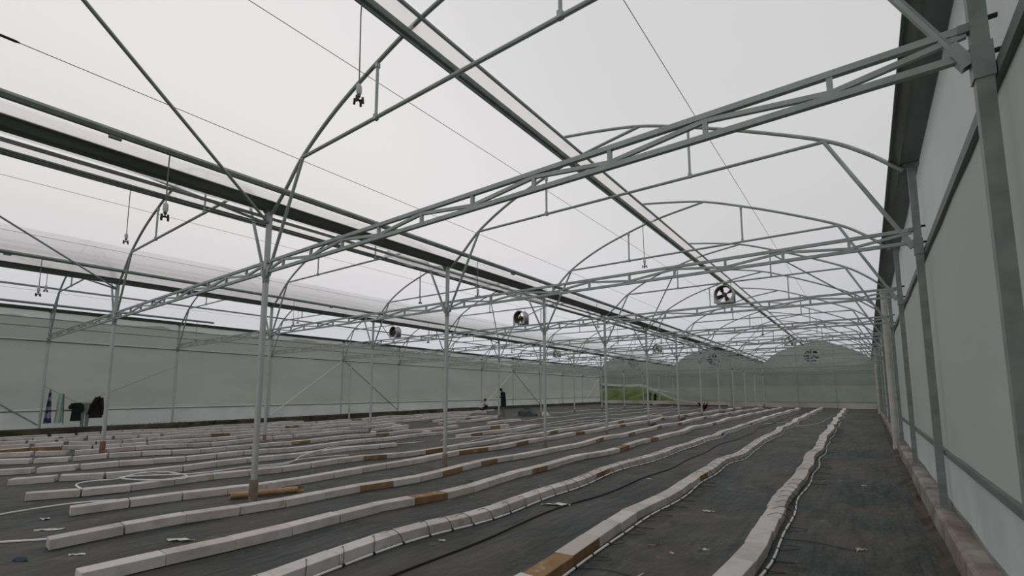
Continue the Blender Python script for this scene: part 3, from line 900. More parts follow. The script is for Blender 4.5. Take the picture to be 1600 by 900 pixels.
# stained blocks, as (row, distance) picked from the photograph
STAIN = {0: [], 1: [3.65, 4.25, 9.0], 2: [8.7, 17.5, 23.], 3: [4.8, 7.9, 12., 14.5, 22.], 4: [4.94, 6.65, 7.98, 13.3, 15.7, 19.1, 21.6, 25.5, 31.], 5: [9.1, 9.7, 11.4, 15.2, 19., 23.5, 27.],
         6: [6.94, 8.95, 15.2, 21.], 7: [13.], 8: [15.5], 9: [8.1, 11.2], 10: [], 11: [2.3, 2.9], 12: [7.2], 13: [11.], 14: [15.], 15: []}
cands = []; CXF = []
for ri, (cl, segs, jit) in enumerate(ROWS):
    rnd = random.Random(100 + ri)
    xs_, ys_ = [p[1] for p in cl], [p[0] for p in cl]
    ph = rnd.uniform(0, 6)
    def cx(Y, xs_=xs_, ys_=ys_, ph=ph):
        return interp(Y, ys_, xs_) + .032 * math.sin(1.25 * Y + ph) + .014 * math.sin(2.6 * Y + 2 * ph)
    CXF.append(cx)
    for (sa, sb) in segs:
        y = sa
        while y + BL < sb:
            xa, xb = cx(y), cx(y + BL)
            ex = rnd.gauss(0, jit * .3 if ri > 6 else .006)
            za, zb_ = fz(xa, y), fz(xb, y + BL)
            mid = Vector(((xa + xb) / 2 + ex, y + BL / 2, (za + zb_) / 2 + .002))
            yaw = -math.atan2(xb - xa, BL) + rnd.gauss(0, (.012 + jit * .25) if ri > 6 else .012)
            pit = math.atan2(zb_ - za, BL)
            st = any(abs(s_ - mid.y) < .302 for s_ in STAIN[ri])
            cands.append((ri, mid, yaw, pit, st, rnd.randrange(12)))
            y += BL + rnd.choice([.005, .006, .008, .011]) + (rnd.uniform(.02, .12) if (ri > 9 and rnd.random() < .25) else 0)
def size_in_photo(c):
    p = project(c[1] + Vector((0, 0, .05)))
    if not p: return -1, None
    x, y, d = p
    if x < -12 or x > 1612 or y < -8 or y > 911: return -1, p
    # seen length: what the block covers
    q = project(c[1] + Vector((math.sin(-c[2]), math.cos(c[2]), 0)) * BL / 2 + Vector((0, 0, .05)))
    ln = math.hypot(q[0] - x, q[1] - y) * 2 if q else 0
    return (ln + .1 * F / d) * (.12 * F / d), p
scored = [(size_in_photo(c)[0], i) for i, c in enumerate(cands)]
best = set(i for s_, i in sorted(scored, reverse=True)[:300] if s_ > 0)
rest = MB(); rest_i = 0
counts = {}
CUT = {0: "photo's bottom edge", 1: "photo's bottom edge", 2: "photo's bottom edge"}
for i, (ri, mid, yaw, pit, st, rv) in enumerate(cands):
    R = Matrix.Rotation(yaw, 3, 'Z') @ Matrix.Rotation(pit, 3, 'X')
    if i in best:
        counts[ri] = counts.get(ri, 0) + 1
        me = (BS[(2 if mid.y < 4 else 0) if ri == 1 else (0, 1, 0, 1, 2, 0)[rv % 6]] if st else BM[rv % 4])
        o = bpy.data.objects.new('block', me); COL.objects.link(o)
        o.location = mid; o.rotation_euler = R.to_euler()
        where = CUT.get(ri, "photo's left edge" if ri > 7 else 'near end')
        tag(o, '%s block, %s from the %s in the %s row from the right' % ('brown-stained' if st else 'white', ordw(counts[ri]), where, ordw(ri + 1)),
            'block', 'blocks of the %s row from the right' % ordw(ri + 1))
    else:
        b = len(rest.v)
        rest.cur = 1 if st else 0
        rest.box(mid + R @ Vector((0, 0, BH / 2)), (BW, BL, BH), R)
o = rest.build('block_rows', [M['block'], M['stained']], smooth=False)
o['kind'] = 'stuff'; tag(o, 'distant white blocks laid end to end in long rows', 'blocks')

# a few loose blocks lying askew among the left-hand rows
for x, y, yaw, dz, lab in ((-14.9, 11.2, .9, 0, 'loose white block lying askew behind the second left column'),
                           (-15.0, 12.6, -.5, 0, 'loose white block beside the rows near the third left column'),
                           (-16.5, 13.6, .5, 0, 'loose white block lying crosswise among the left rows'),
                           (-13.3, 12.4, 1.1, 0, 'loose white block turned sideways near the middle of the floor')):
    o = bpy.data.objects.new('block', BM[1]); COL.objects.link(o)
    o.location = (x, y, fz(x, y) + dz); o.rotation_euler = (0, 0, yaw)
    tag(o, lab, 'block', 'loose blocks')

# ------------------------------------------------------------------ irrigation pipes with drip tubes
def row_x(ri, Y):
    return CXF[ri](Y)
def row_pipe(ri, off, lab, loops, amp):
    pts = []
    Y = .6
    while Y < 43:
        x = row_x(ri, Y) + off + amp * math.sin(1.1 * Y + ri) + amp * .6 * math.sin(2.7 * Y)
        pts.append(Vector((x, Y, fz(x, Y) + .014))); Y += .35
    t = thing('irrigation_pipe', lab, 'pipe', pts[0], group='white pipes beside the block rows')
    o0 = pts[0]
    MB().tube([p - o0 for p in pts], .0125, 8).build('pipe', M['pvc'], t)
    rnd = random.Random(ri + 50)
    Y = 1.6; n = 0
    while Y < 24 and n < 80:
        x = row_x(ri, Y) + off + amp * math.sin(1.1 * Y + ri) + amp * .6 * math.sin(2.7 * Y)
        p = Vector((x, Y, fz(x, Y) + .016)) - o0
        m = MB(); m.tube([p + Vector((0, -.014, 0)), p + Vector((0, .014, 0))], .0155, 8)
        xc = row_x(ri, Y)
        kind = loops(rnd, Y)
        if kind == 'over':          # arches over the block
            dy = rnd.uniform(-.12, .12); zt = fz(xc, Y) + BH + .035 - o0.z - p.z
            q = [p, p + Vector((-.02, dy * .2, .07)), p + Vector((-(off) * .62 + .0, dy * .6, zt)), p + Vector((-off * 1.15, dy, zt - .02)), p + Vector((-off * 1.75, dy * 1.2, .03)), p + Vector((-off * 2.05, dy * 1.4, -.008))]
            q = [Vector(v) for v in q]
            sm = []
            Q = [q[0]] + q + [q[-1]]
            for i in range(1, len(Q) - 2):
                for kk in range(4):
                    tt = kk / 4; a, b, c, d = Q[i - 1], Q[i], Q[i + 1], Q[i + 2]
                    sm.append(.5 * ((2 * b) + (c - a) * tt + (2 * a - 5 * b + 4 * c - d) * tt * tt + (3 * b - a - 3 * c + d) * tt ** 3))
            sm.append(q[-1]); m.tube(sm, .0034, 5)
        elif kind == 'loop':
            L = rnd.uniform(.12, .3); sw = rnd.uniform(.08, .2); sg = rnd.choice((-1, 1))
            sm = []
            for kk in range(15):
                u = kk / 14; a = u * PI * rnd.choice((1.25,)) 
                dx = .02 + L * math.sin(min(a, PI * .98)); dy = sg * sw * (1 - math.cos(a)) * .5
                X, YY = p.x + o0.x + dx, p.y + o0.y + dy
                sm.append(Vector((X, YY, fz(X, YY) + .008 + .03 * math.sin(PI * u))) - o0)
            m.tube([p] + sm, .0034, 5)
        else:
            L = rnd.uniform(.45, .75); sm = [p]
            yy = rnd.uniform(-.15, .15)
            for kk in range(1, 9):
                u = kk / 8; X, YY = p.x + o0.x + L * u, p.y + o0.y + yy * u + .05 * math.sin(u * 4)
                sm.append(Vector((X, YY, fz(X, YY) + .008)) - o0)
            m.tube(sm, .0034, 5)
            dt = m.build('drip_tube', M['tube'], t); e = sm[-1]
            MB().tube([e, e + Vector((.03, .10, .012))], .006, 6).build('drip_stake', M['white_plastic'], dt)
            m = None
        if m: m.build('drip_tube', M['tube'], t)
        n += 1; Y += rnd.uniform(.33, .45)
def l_first(r, Y):
    u = r.random(); return 'over' if (Y > 6.5 and u < .45) else ('straight' if u > .72 and Y < 9 else 'loop')
def l_second(r, Y): return 'over' if Y > 9 else ('straight' if r.random() < .15 else 'loop')
def l_third(r, Y): return 'over'
row_pipe(0, .17, 'white pipe with black drip tubes beside the first block row from the right', l_first, .02)
row_pipe(1, .15, 'white pipe with black drip tubes beside the second block row from the right', l_second, .015)
row_pipe(2, .15, 'white pipe with black drip tubes beside the third block row from the right', l_third, .015)
pts = []
Y = .8
while Y < 42:
    x = -3.45 + .05 * math.sin(.8 * Y) + .02 * math.sin(2.1 * Y); pts.append((x, Y, fz(x, Y) + .012)); Y += .35
tag(MB().tube(pts, .011, 6).build('black_hose', M['tube']), 'straight black hose on the floor between second and third block rows', 'hose')

def floor_pt(px, py, off=.012):
    u = (px - CX) / F; v = (CY - py) / F
    cp, sp = math.cos(PITCH), math.sin(PITCH); fw = cp - v * sp; z = sp + v * cp
    c, s = math.cos(YAW), math.sin(YAW)
    d = Vector((u * c - fw * s, u * s + fw * c, z)); h = 0
    for _ in range(30):
        p = Vector((0, 0, CAMH)) + d * ((h + off - CAMH) / d.z); h = .5 * h + .5 * fz(p.x, p.y)
    return p
def smooth_path(P, n=5, lift=None):
    Q = [P[0]] + P + [P[-1]]; o = []
    for i in range(1, len(Q) - 2):
        for k in range(n):
            t = k / n; a, b, c, d = Q[i - 1], Q[i], Q[i + 1], Q[i + 2]
            o.append(.5 * ((2 * b) + (c - a) * t + (2 * a - 5 * b + 4 * c - d) * t * t + (3 * b - a - 3 * c + d) * t ** 3))
    o.append(P[-1]); return o
def hose(pix, r, lab, mat='pvc', zs=None):
    P = [floor_pt(p[0], p[1], .012 + (zs[i] if zs else 0)) for i, p in enumerate(pix)]
    return tag(MB().tube(smooth_path(P), r, 6).build('irrigation_hose', M[mat]), lab, 'hose', 'loose white hoses')
hose([(-40, 812), (0, 804), (47, 796), (118, 786), (182, 781)], .012, 'white hose on the floor entering from the left edge towards sixth block row')
hose([(-40, 850), (0, 847), (50, 844), (78, 842)], .012, 'white hose meeting the near end of the fifth block row')
hose([(128, 764), (119, 757), (140, 752), (185, 748), (215, 740), (255, 737), (288, 742), (290, 747), (255, 750), (205, 749), (188, 746), (230, 743), (300, 740), (345, 735), (380, 730), (440, 724), (480, 716), (545, 711)],
     .012, 'looped white hose lying over the seventh block row', zs=[.11, .12, .12, .11, .11, .10, .09, .10, .11, .11, .11, .11, .10, .09, .08, .07, .06, .04])
hose([(400, 731), (450, 724), (472, 712), (497, 704), (520, 699), (560, 697), (640, 692), (720, 684), (790, 680)], .012, 'thin white hose crossing between the columns at mid-floor', zs=[0, 0, .1, .12, .05, 0, 0, 0, 0])
hose([(690, 694), (688, 690), (692, 687), (697, 690), (700, 693)], .012, 'small white hose curl beside the second column', zs=[0, .15, .25, .2, .0])
hose([(1195, 662), (1222, 660), (1246, 655), (1259, 649)], .010, 'thin white hose at the far end left of the second row')
hose([(1244, 666), (1277, 662), (1290, 656), (1300, 651)], .010, 'thin white hose at the far end between first and second rows')
hose([(690, 700), (760, 684), (860, 664), (940, 655)], .010, 'faint white hose running away behind the second column')

for X_, y0_, y1_, nm_ in ((-10.5, 13.5, 41, 'nearest'), (-12.1, 15.5, 42, 'second'), (-13.9, 18, 43, 'third'), (-16.3, 24.4, 43, 'farthest')):
    pts = []; y = y0_
    while y < y1_:
        x = X_ + .09 * math.sin(.7 * y + X_) + .04 * math.sin(1.9 * y); pts.append((x, y, fz(x, y) + .016)); y += .5
    tag(MB().tube(pts, .016, 6).build('irrigation_hose', M['pvc']), '%s of the white hoses stretched along the bare far floor at left' % nm_, 'hose', 'hoses on the bare far floor')
# ------------------------------------------------------------------ cardboard tube at the nearest column
a, b = floor_pt(362, 778), floor_pt(468, 769)
a = Vector((-7.66, 3.22, 0)); b = Vector((-7.42 + .18, 4.62, 0))
a, b = floor_pt(363, 780), floor_pt(468, 769)
d = (b - a); d.z = 0; d.normalize(); L = (b - a).length
for p in (a, b): p.x -= .08; p.z = fz(p.x, p.y) + .05
t = thing('cardboard_tube', 'brown cardboard tube lying at the foot of the nearest large column', 'tube', a)
e = (b - a)
n = 16
def ring(c, r, ax, up=Vector((0, 0, 1))):
    u = (up - ax * up.dot(ax)).normalized(); w = ax.cross(u)
    return [c + (u * math.cos(2 * PI * j / n) + w * math.sin(2 * PI * j / n)) * r for j in range(n)]
ax = e.normalized()
MB().ring_loft([ring(Vector((0, 0, 0)) + ax * .25, .036, ax), ring(Vector((0, 0, 0)), .036, ax), ring(Vector((0, 0, 0)), .048, ax), ring(e, .048, ax), ring(e, .036, ax), ring(e - ax * .25, .036, ax)], caps=True).build('roll', M['card'], t)
m = MB()
rr = ring(e, .047, ax)
m.ring_loft([rr[10:15], [p + ax * .12 + Vector((0, 0, -.012)) for p in rr[10:15]]], closed=False, caps=False)
m.build('torn_end', M['card'], t)

# ------------------------------------------------------------------ scraps
def scrap(px, py, w, l, yaw, lab, mat='scrap', h=.02, seed=0):
    p = floor_pt(px, py, 0); rnd = random.Random(seed * 7 + int(px)); rows = []
    n = 7
    for i in range(n + 1):
        u = i / n - .5; ww = w * (1 - (2 * abs(u)) ** 2.2 * .8) * rnd.uniform(.55, 1.1); r = []
        for j in range(4):
            v = j / 3 - .5
            X = u * l * math.cos(yaw) - v * ww * math.sin(yaw); Y = u * l * math.sin(yaw) + v * ww * math.cos(yaw)
            r.append((X, Y, fz(p.x + X, p.y + Y) - fz(p.x, p.y) + .004 + rnd.uniform(0, h)))
        rows.append(r)
    tag(MB().grid(rows).build('plastic_scrap', M[mat], loc=(p.x, p.y, fz(p.x, p.y))), lab, 'litter', 'litter on the floor')
scrap(868, 789, .13, .42, .5, 'torn white plastic scrap between the third row and black hose')
scrap(70, 812, .06, .14, .6, 'small white scrap on the mat near the left edge')
scrap(78, 829, .05, .34, .75, 'long white plastic strip before the fifth row near end')
scrap(120, 868, .04, .16, .7, 'narrow pale scrap between the fourth and fifth rows')
scrap(282, 845, .09, .30, .65, 'crumpled white scrap between the fourth and fifth rows')
scrap(32, 876, .08, .18, .4, 'dark blue litter scrap in the lower left corner', 'slate_cloth')
scrap(1013, 749, .03, .09, .4, 'pale scrap on the mat right of the second row')
scrap(1107, 800, .05, .16, .3, 'white dusty scrap on the mat between first and second rows')
scrap(1100, 860, .03, .10, .5, 'bright crumb of plastic between first and second rows')
scrap(1050, 866, .025, .05, .1, 'tiny white crumb right of the second row')
scrap(1350, 760, .025, .08, .2, 'tiny white scrap on the open mat by the right wall')
scrap(1345, 860, .07, .12, .4, 'yellowish leaf scrap on the open right aisle', 'timber')
scrap(690, 846, .03, .09, .4, 'small white crumb between the third row and black hose')
scrap(1020, 853, .012, .22, 1.0, 'thin brown stick lying right of the second row', 'card')
scrap(735, 752, .03, .12, .2, 'small dark debris piece between the fourth and fifth rows', 'tube')

# ------------------------------------------------------------------ heaps, plants
def heap(X, Y, rx, ry, h, name, mat, lab, cat, seed, rough=.35):
    rows = []; n = 22; base = fz(X, Y)
    for i in range(9):
        u = i / 8; r = []
        for j in range(n + 1):
            a = 2 * PI * (j % n) / n
            k = 1 + rough * noise.noise(Vector((math.cos(a) * 1.6 + seed, math.sin(a) * 1.6, u * 2)))
            rad = math.cos(u * PI / 2) ** .7 * k
            z = h * (math.sin(u * PI / 2)) * (1 + .3 * noise.noise(Vector((math.cos(a) * 2, math.sin(a) * 2, seed + u))))
            r.append((rx * rad * math.cos(a), ry * rad * math.sin(a), z - .02))
        rows.append(r)
    return tag(MB().grid(rows).build(name, mat, loc=(X, Y, base)), lab, cat)
heap(-16.1, 22.9, .62, .42, .42, 'tarpaulin_heap', M['tarp'], 'dark crumpled tarpaulin heap on the floor near the standing person', 'heap', 1)
heap(-15.3, 23.6, .28, .22, .26, 'litter_bag', M['scrap'], 'pale crumpled bag beside the dark tarpaulin heap', 'bag', 4)
heap(-7.21, Y0 + 4 * S + .05, .13, .22, .17, 'black_bag', M['tube'], 'black crumpled bag at the foot of the fifth column under the right gutter', 'bag', 6)
heap(-7.21, Y0 + 5 * S + .05, .13, .22, .17, 'black_bag', M['tube'], 'black crumpled bag at the foot of the sixth column under the right gutter', 'bag', 8)
heap(-7.21, Y0 + 7 * S + .05, .13, .22, .17, 'black_bag', M['tube'], 'black crumpled bag at the foot of the eighth column under the right gutter', 'bag', 9)
heap(-17.1, 18.9, .3, .12, .08, 'black_bag', M['tube'], 'flat black bag lying on the floor before the standing person', 'bag', 11)

def leaf(m, p, d, L, w, sag=.2):
    d = d.normalized(); side = d.cross(Vector((0, 0, 1)))
    if side.length < .1: side = Vector((1, 0, 0))
    side.normalize(); rows = []
    for i in range(5):
        u = i / 4; c = p + d * L * u + Vector((0, 0, -sag * L * u * u)); ww = w * math.sin(PI * min(.97, u * .85 + .12))
        rows.append([c - side * ww, c + Vector((0, 0, -.1 * ww)), c + side * ww])
    m.grid(rows)
def plant(X, Y, n, L, w, spread, name, mat, lab, seed, z=None):
    rnd = random.Random(seed); t = thing(name, lab, 'plant', (X, Y, fz(X, Y) if z is None else z))
    m = MB(); st = MB()
    for i in range(n):
        a = rnd.uniform(0, 2 * PI); d = Vector((math.cos(a) * spread, math.sin(a) * spread, 1)).normalized(); l = L * rnd.uniform(.5, 1)
        st.tube([(0, 0, -.02), d * l * .55], .006, 5)
        for q in range(3): leaf(m, d * l * (.3 + .2 * q), (d + Vector((rnd.uniform(-.6, .6), rnd.uniform(-.6, .6), 0))), l * .45, w, .15)
    m.build('foliage', mat, t); st.build('stem', mat, t); return t
plant(-9.4, 35.4, 22, .75, .05, .75, 'red_plant', M['red_leaf'], 'dark red-brown leafy plant standing before the back wall', 3)
plant(XL + .35, 5.65 + 3.3, 9, .30, .03, .8, 'weed', M['leaf'], 'small green weed on the left kerb right of the hanging clothes', 5, z=.08)
plant(XL + .3, 8.0, 7, .22, .03, .9, 'weed', M['leaf'], 'low green weed tuft by the second left wall column', 6, z=.1)

m = MB(); rnd = random.Random(12)
for i in range(420):
    y = rnd.triangular(3.0, 15.0, 7.5); x = XL + rnd.uniform(.02, .22); zb = CURB + base_z(y) * .6 if x < XL + .11 else fz(x, y)
    d = Vector((rnd.uniform(-.7, .9), rnd.uniform(-.8, .8), 1))
    leaf(m, Vector((x, y, zb - .01)), d, rnd.uniform(.04, .13), rnd.uniform(.006, .016), .5)
o = m.build('kerb_weeds', M['leaf']); o['kind'] = 'stuff'; tag(o, 'low green weeds growing along the left kerb', 'weeds')
# ------------------------------------------------------------------ clothes line
LX = XL + .28
rp = [(XL + .04, 3.47, 1.72), (LX, 3.62, 1.62), (LX, 3.83, 1.47), (LX, 4.35, 1.13), (LX, 4.65, 1.14), (LX, 4.97, 1.36), (XL + .04, 7.44, 2.6)]
tag(MB().tube(rp, .006, 6).build('clothes_line', M['wire']), 'thin sagging clothes line tied along the left net wall', 'line')
def cloth(y0, y1, ztop, zbot, mats, name, lab, fold=3, thick=.05, taper=None, seed=0, top_slope=0.):
    rows = []; ny, nz = 14, 12
    m = MB()
    for side in (1, -1):
        rows = []
        for i in range(nz + 1):
            u = i / nz; r = []
            for j in range(ny + 1):
                v = j / ny
                wd = (taper(u) if taper else 1)
                y = (y0 + y1) / 2 + (v - .5) * (y1 - y0) * wd
                z = ztop + top_slope * (v - .5) * (1 - u * .5) + (zbot - ztop) * u + .03 * noise.noise(Vector((v * 4, seed, u))) * (u)
                x = LX + side * (.008 + thick * .5 * min(1, u * 4)) + .03 * math.sin(v * fold * PI * 2 + u * 2 + seed) * (.4 + u)
                r.append((x, y, z))
            rows.append(r)
        m.grid(rows)
    return tag(m.build(name, mats), lab, 'clothing', 'clothes on the line')
cloth(3.50, 3.72, 1.63, .42, M['towel'], 'towel', 'purple and navy striped towel hanging on the clothes line', 1.5, taper=lambda u: .22 + .7 * u, seed=1)
t = cloth(3.80, 4.00, 1.49, .42, M['mint_cloth'], 'towel', 'pale mint towel with green edge hanging beside the striped towel', 1.5, taper=lambda u: .6 + .5 * u, seed=2)
m = MB(); rows = []
for i in range(10):
    u = i / 9; rows.append([(LX + .05, 3.945 + .06 * u, 1.46 - 1.1 * u), (LX + .06, 3.97 + .05 * u, 1.46 - 1.1 * u), (LX + .03, 3.985 + .05 * u, 1.44 - 1.1 * u)])
m.grid(rows).build('edge_band', M['green_cloth'], t, label='dark green edge band')
def garment(y, z, w, L, mat, name, lab, sleeves, seed=0, legs=False, peak=0):
    """shirt, jacket or trousers pinned on the line, front facing the room"""
    t = thing(name, lab, 'clothing', (LX, y, z), group='clothes on the line')
    m = MB(); n = 16; rings = []
    for i in range(9):
        u = i / 8; hw = (w / 2 * (.12 + .9 * u ** .8) if peak else w / 2 * (.75 + .35 * u)) if not legs else w / 2 * (1 - .1 * u)
        rings.append([(.035 * (1 + u) * math.sin(2 * PI * j / n) * (1 + .3 * math.sin(3 * j + seed)), hw * math.cos(2 * PI * j / n) - (peak * u * w), -L * u * (1 if not legs else .35)) for j in range(n)])
    m.ring_loft(rings); m.build('body' if not legs else 'waist', mat, t)
    if legs:
        for s in (-1, 1):
            MB().tube([(0, s * w * .25, -L * .3), (.01, s * w * .27, -L * .65), (0, s * w * .24, -L)], [w * .24, w * .21, w * .18], 10).build('trouser_leg', mat, t)
    else:
        for s, dy, dz in sleeves:
            MB().tube([(0, s * w * .34, -.05), (.02, s * w * .34 + dy * .6, -.05 + dz * .5), (.01, s * w * .34 + dy, -.05 + dz)], [.075, .07, .055], 10).build('sleeve', mat, t)
    return t
garment(4.36, 1.13, .30, .66, M['black_cloth'], 'black_shirt', 'black shirt hanging at the left of the dark garments', [(-1, -.10, -.16), (1, .06, -.3)], 1)
garment(4.60, 1.12, .26, .88, M['grey_cloth'], 'trousers', 'grey trousers hanging between two dark garments', [], 2, True)
garment(4.97, 1.36, .46, .80, M['maroon_cloth'], 'dark_jacket', 'black and maroon jacket hanging rightmost on the clothes line', [(-.3, -.26, -.62), (.3, .06, -.66)], 3, False, .22)

# ------------------------------------------------------------------ posts outside the left net wall
for x, y, h, lab in ((XL - 3.5, 4.6, 1.9, 'pale timber post outside the net behind the striped towel'), (XL - 3.5, 5.9, 2.0, 'pale timber post outside the net behind the black shirt'),
                     (XL - 1.2, 8.0, 3.2, 'thin pale pole outside the net right of the second wall column')):
    tag(MB().beam((0, 0, 0), (0, 0, h + .35), .1 if h < 2.5 else .06, .1 if h < 2.5 else .06, up=(0, 1, 0)).build('outside_post', M['timber'], loc=(x, y, -.15)), lab, 'post')

# ------------------------------------------------------------------ people
def skin_obj(name, verts, edges, radii, root, mat, parent=None, sub=1):
    me = bpy.data.meshes.new(name); me.from_pydata([tuple(v) for v in verts], edges, []); me.materials.append(mat)
    o = bpy.data.objects.new(name, me); COL.objects.link(o)
    if parent: o.parent = parent
    o.modifiers.new('Skin', 'SKIN'); 
    sl = me.skin_vertices[0].data
    for i, r in enumerate(radii):
        sl[i].radius = (r, r) if not isinstance(r, tuple) else r
        sl[i].use_root = (i == root)
    if sub:
        s_ = o.modifiers.new('Sub', 'SUBSURF'); s_.levels = sub; s_.render_levels = sub
    for p in me.polygons: p.use_smooth = True
    return o
class Rig:
    def __init__(s): s.v = []; s.e = []; s.r = []; s.n = {}
    def add(s, name, p, r, parent=None):
        s.n[name] = len(s.v); s.v.append(Vector(p)); s.r.append(r)
        if parent is not None: s.e.append((s.n[parent], s.n[name]))
    def hand(s, side, wrist, d, up):
        d = d.normalized(); lat = d.cross(up).normalized(); W_ = s.v[s.n[wrist]]
        s.add('palm' + side, W_ + d * .05, .026, wrist)
        s.add('knuckle' + side, W_ + d * .085, .028, 'palm' + side)
        for i, (o, L) in enumerate(((-.030, .065), (-.010, .075), (.010, .07), (.030, .055))):
            b = W_ + d * .10 + lat * o
            s.add('f%d%s' % (i, side), b, .0095, 'knuckle' + side)
            s.add('f%db%s' % (i, side), b + d * L * .5 - up * .008, .009, 'f%d%s' % (i, side))
            s.add('f%dc%s' % (i, side), b + d * L * .85 - up * .03, .008, 'f%db%s' % (i, side))
        s.add('t' + side, W_ + d * .05 - lat * .045, .011, 'palm' + side)
        s.add('tb' + side, W_ + d * .085 - lat * .055, .009, 't' + side)
def head_parts(t, c, fwd, tilt, hair_mat, long_hair=False):
    """ears, nose and hair on top of the body's head; c is the head centre"""
    f = Vector(fwd).normalized(); s = Vector((0, 0, 1)).cross(f).normalized()
    R = Matrix.Rotation(tilt, 3, s); f2 = R @ f; u2 = R @ Vector((0, 0, 1))
    m = MB(); rows = []
    for i in range(9):
        ph = i / 8 * 1.75; r = []
        for j in range(17):
            th = 2 * PI * j / 16
            q = u2 * math.cos(ph) * .125 + (f2 * math.cos(th) * .105 + s * math.sin(th) * .092) * math.sin(ph)
            front = max(0, math.cos(th)) * max(0, ph - .85)
            q = c + q * (1 - .35 * front) + u2 * .012
            r.append(q)
        rows.append(r)
    m.grid(rows)
    m.build('hair', hair_mat, t)

def person_common(rig, head, fwd, tilt):
    f = Vector(fwd).normalized(); s = Vector((0, 0, 1)).cross(f).normalized()
    R = Matrix.Rotation(tilt, 3, s); f2 = R @ f; u2 = R @ Vector((0, 0, 1))
    rig.add('jaw', head - u2 * .06 + f2 * .015, .062, 'neck')
    rig.add('skull', head + u2 * .02, .085, 'jaw')
    rig.add('crown', head + u2 * .085 - f2 * .01, .06, 'skull')
    rig.add('nose', head + f2 * .105 - u2 * .01, .014, 'skull')
    rig.add('earl', head + s * .088 - u2 * .005, .016, 'skull'); rig.add('earr', head - s * .088 - u2 * .005, .016, 'skull')

def person_standing(X, Y, fwd, lab, top_mat, leg_mat, long_shirt, arm_forward=True, bow=.6, scale=1., hood=True):
    zb = fz(X, Y) if Y < YE else -.12
    t = thing('person', lab, 'person', (X, Y, zb)); t.scale = (scale,) * 3
    f = Vector(fwd).normalized(); s = Vector((0, 0, 1)).cross(f).normalized(); Z = Vector((0, 0, 1))
    g = Rig()
    g.add('pelvis', Z * .90, .12)
    g.add('waist', Z * 1.05 - f * .01, .115, 'pelvis'); g.add('chest', Z * 1.25 + f * .02, .13, 'waist')
    g.add('upchest', Z * 1.36 + f * .05, .10, 'chest'); g.add('neck', Z * 1.45 + f * .09, .05, 'upchest')
    head = Z * (1.56 - .06 * bow) + f * (.11 + .03 * bow)
    person_common(g, head, f, bow)
    for sd, k in (('l', 1), ('r', -1)):
        g.add('hip' + sd, Z * .86 + s * .09 * k, .088, 'pelvis'); g.add('knee' + sd, Z * .48 + s * .10 * k + f * .025, .056, 'hip' + sd)
        g.add('calf' + sd, Z * .33 + s * .10 * k - f * .005, .052, 'knee' + sd)
        g.add('ankle' + sd, Z * .075 + s * .10 * k - f * .02, .036, 'calf' + sd)
        g.add('heel' + sd, Z * .035 + s * .10 * k - f * .03, .033, 'ankle' + sd)
        g.add('toe' + sd, Z * .022 + s * .11 * k + f * .17, .024, 'ankle' + sd)
        g.add('shoulder' + sd, Z * 1.36 + s * .18 * k + f * .04, .062, 'upchest')
        if arm_forward:
            el = Z * 1.10 + s * .22 * k + f * .06; wr = Z * 1.08 + s * .12 * k + f * .32
        else:
            el = Z * 1.09 + s * .23 * k - f * .02; wr = Z * .86 + s * .22 * k + f * .07
        g.add('elbow' + sd, el, .042, 'shoulder' + sd); g.add('wrist' + sd, wr, .028, 'elbow' + sd)
        g.hand(sd, 'wrist' + sd, wr - el, Z if arm_forward else f)
    skin_obj('body', g.v, g.e, g.r, 0, M['skin'], t)
    # clothing
    q = Rig()
    hem = .52 if long_shirt else .80
    q.add('a', Z * hem, (.17, .15)); q.add('b', Z * .9, (.155, .14), 'a'); q.add('c', Z * 1.07, (.145, .13), 'b'); q.add('d', Z * 1.25 + f * .02, (.16, .145), 'c')
    q.add('e', Z * 1.38 + f * .05, (.115, .11), 'd'); q.add('n', Z * 1.44 + f * .08, .065, 'e')
    for sd in ('l', 'r'):
        a = g.v[g.n['shoulder' + sd]]; b = g.v[g.n['elbow' + sd]]; c = g.v[g.n['wrist' + sd]]
        q.add('s' + sd, a, .078, 'e'); q.add('m' + sd, b, .056, 's' + sd); q.add('w' + sd, b + (c - b) * (.97 if arm_forward else .1), .045, 'm' + sd)
    skin_obj('shirt', q.v, q.e, q.r, 1, top_mat, t)
    for sd in ('l', 'r'):
        a = g.v[g.n['hip' + sd]]; b = g.v[g.n['knee' + sd]]; c = g.v[g.n['ankle' + sd]]
        e = (a + (b - a) * .95) if long_shirt else c
        MB().tube([a, (a + b) / 2, b if not long_shirt else a + (b - a) * .9] + ([] if long_shirt else [c]), [.1, .085, .072] + ([] if long_shirt else [.06]), 10).build('trouser_leg', leg_mat, t)
    if long_shirt:
        MB().tube([Z * 1.12, Z * .98, Z * .78, Z * hem], [.135, .155, .165, .17], 14, caps=False).build('shirt_skirt', top_mat, t)
    else:
        MB().tube([Z * 1.06 - f * .005, Z * .94, Z * .82], [.135, .15, .15], 14).build('waistband', leg_mat, t)
    head_parts(t, head, f, bow, M['hair'])
    return t
IR = Vector((math.cos(YAW), math.sin(YAW), 0)); IF = Vector((-math.sin(YAW), math.cos(YAW), 0))
p = floor_pt(786.5, 649, 0)
person_standing(p.x, p.y, -IR * .95 - IF * .3, 'standing person in long dark clothes with bowed head and forearm held forward', M['navy'], M['navy'], True, True, .75, 1.0)
person_standing(-18.75, YE + 2.0, IF, 'person in slate blue standing outside the open corner of the back wall', M['slate_cloth'], M['slate_cloth'], False, False, .1, 1.05)
person_standing(-18.45, YE + 3.0, IR, 'slim person in black outside the open corner of the back wall', M['black_cloth'], M['black_cloth'], False, True, .2, .95)

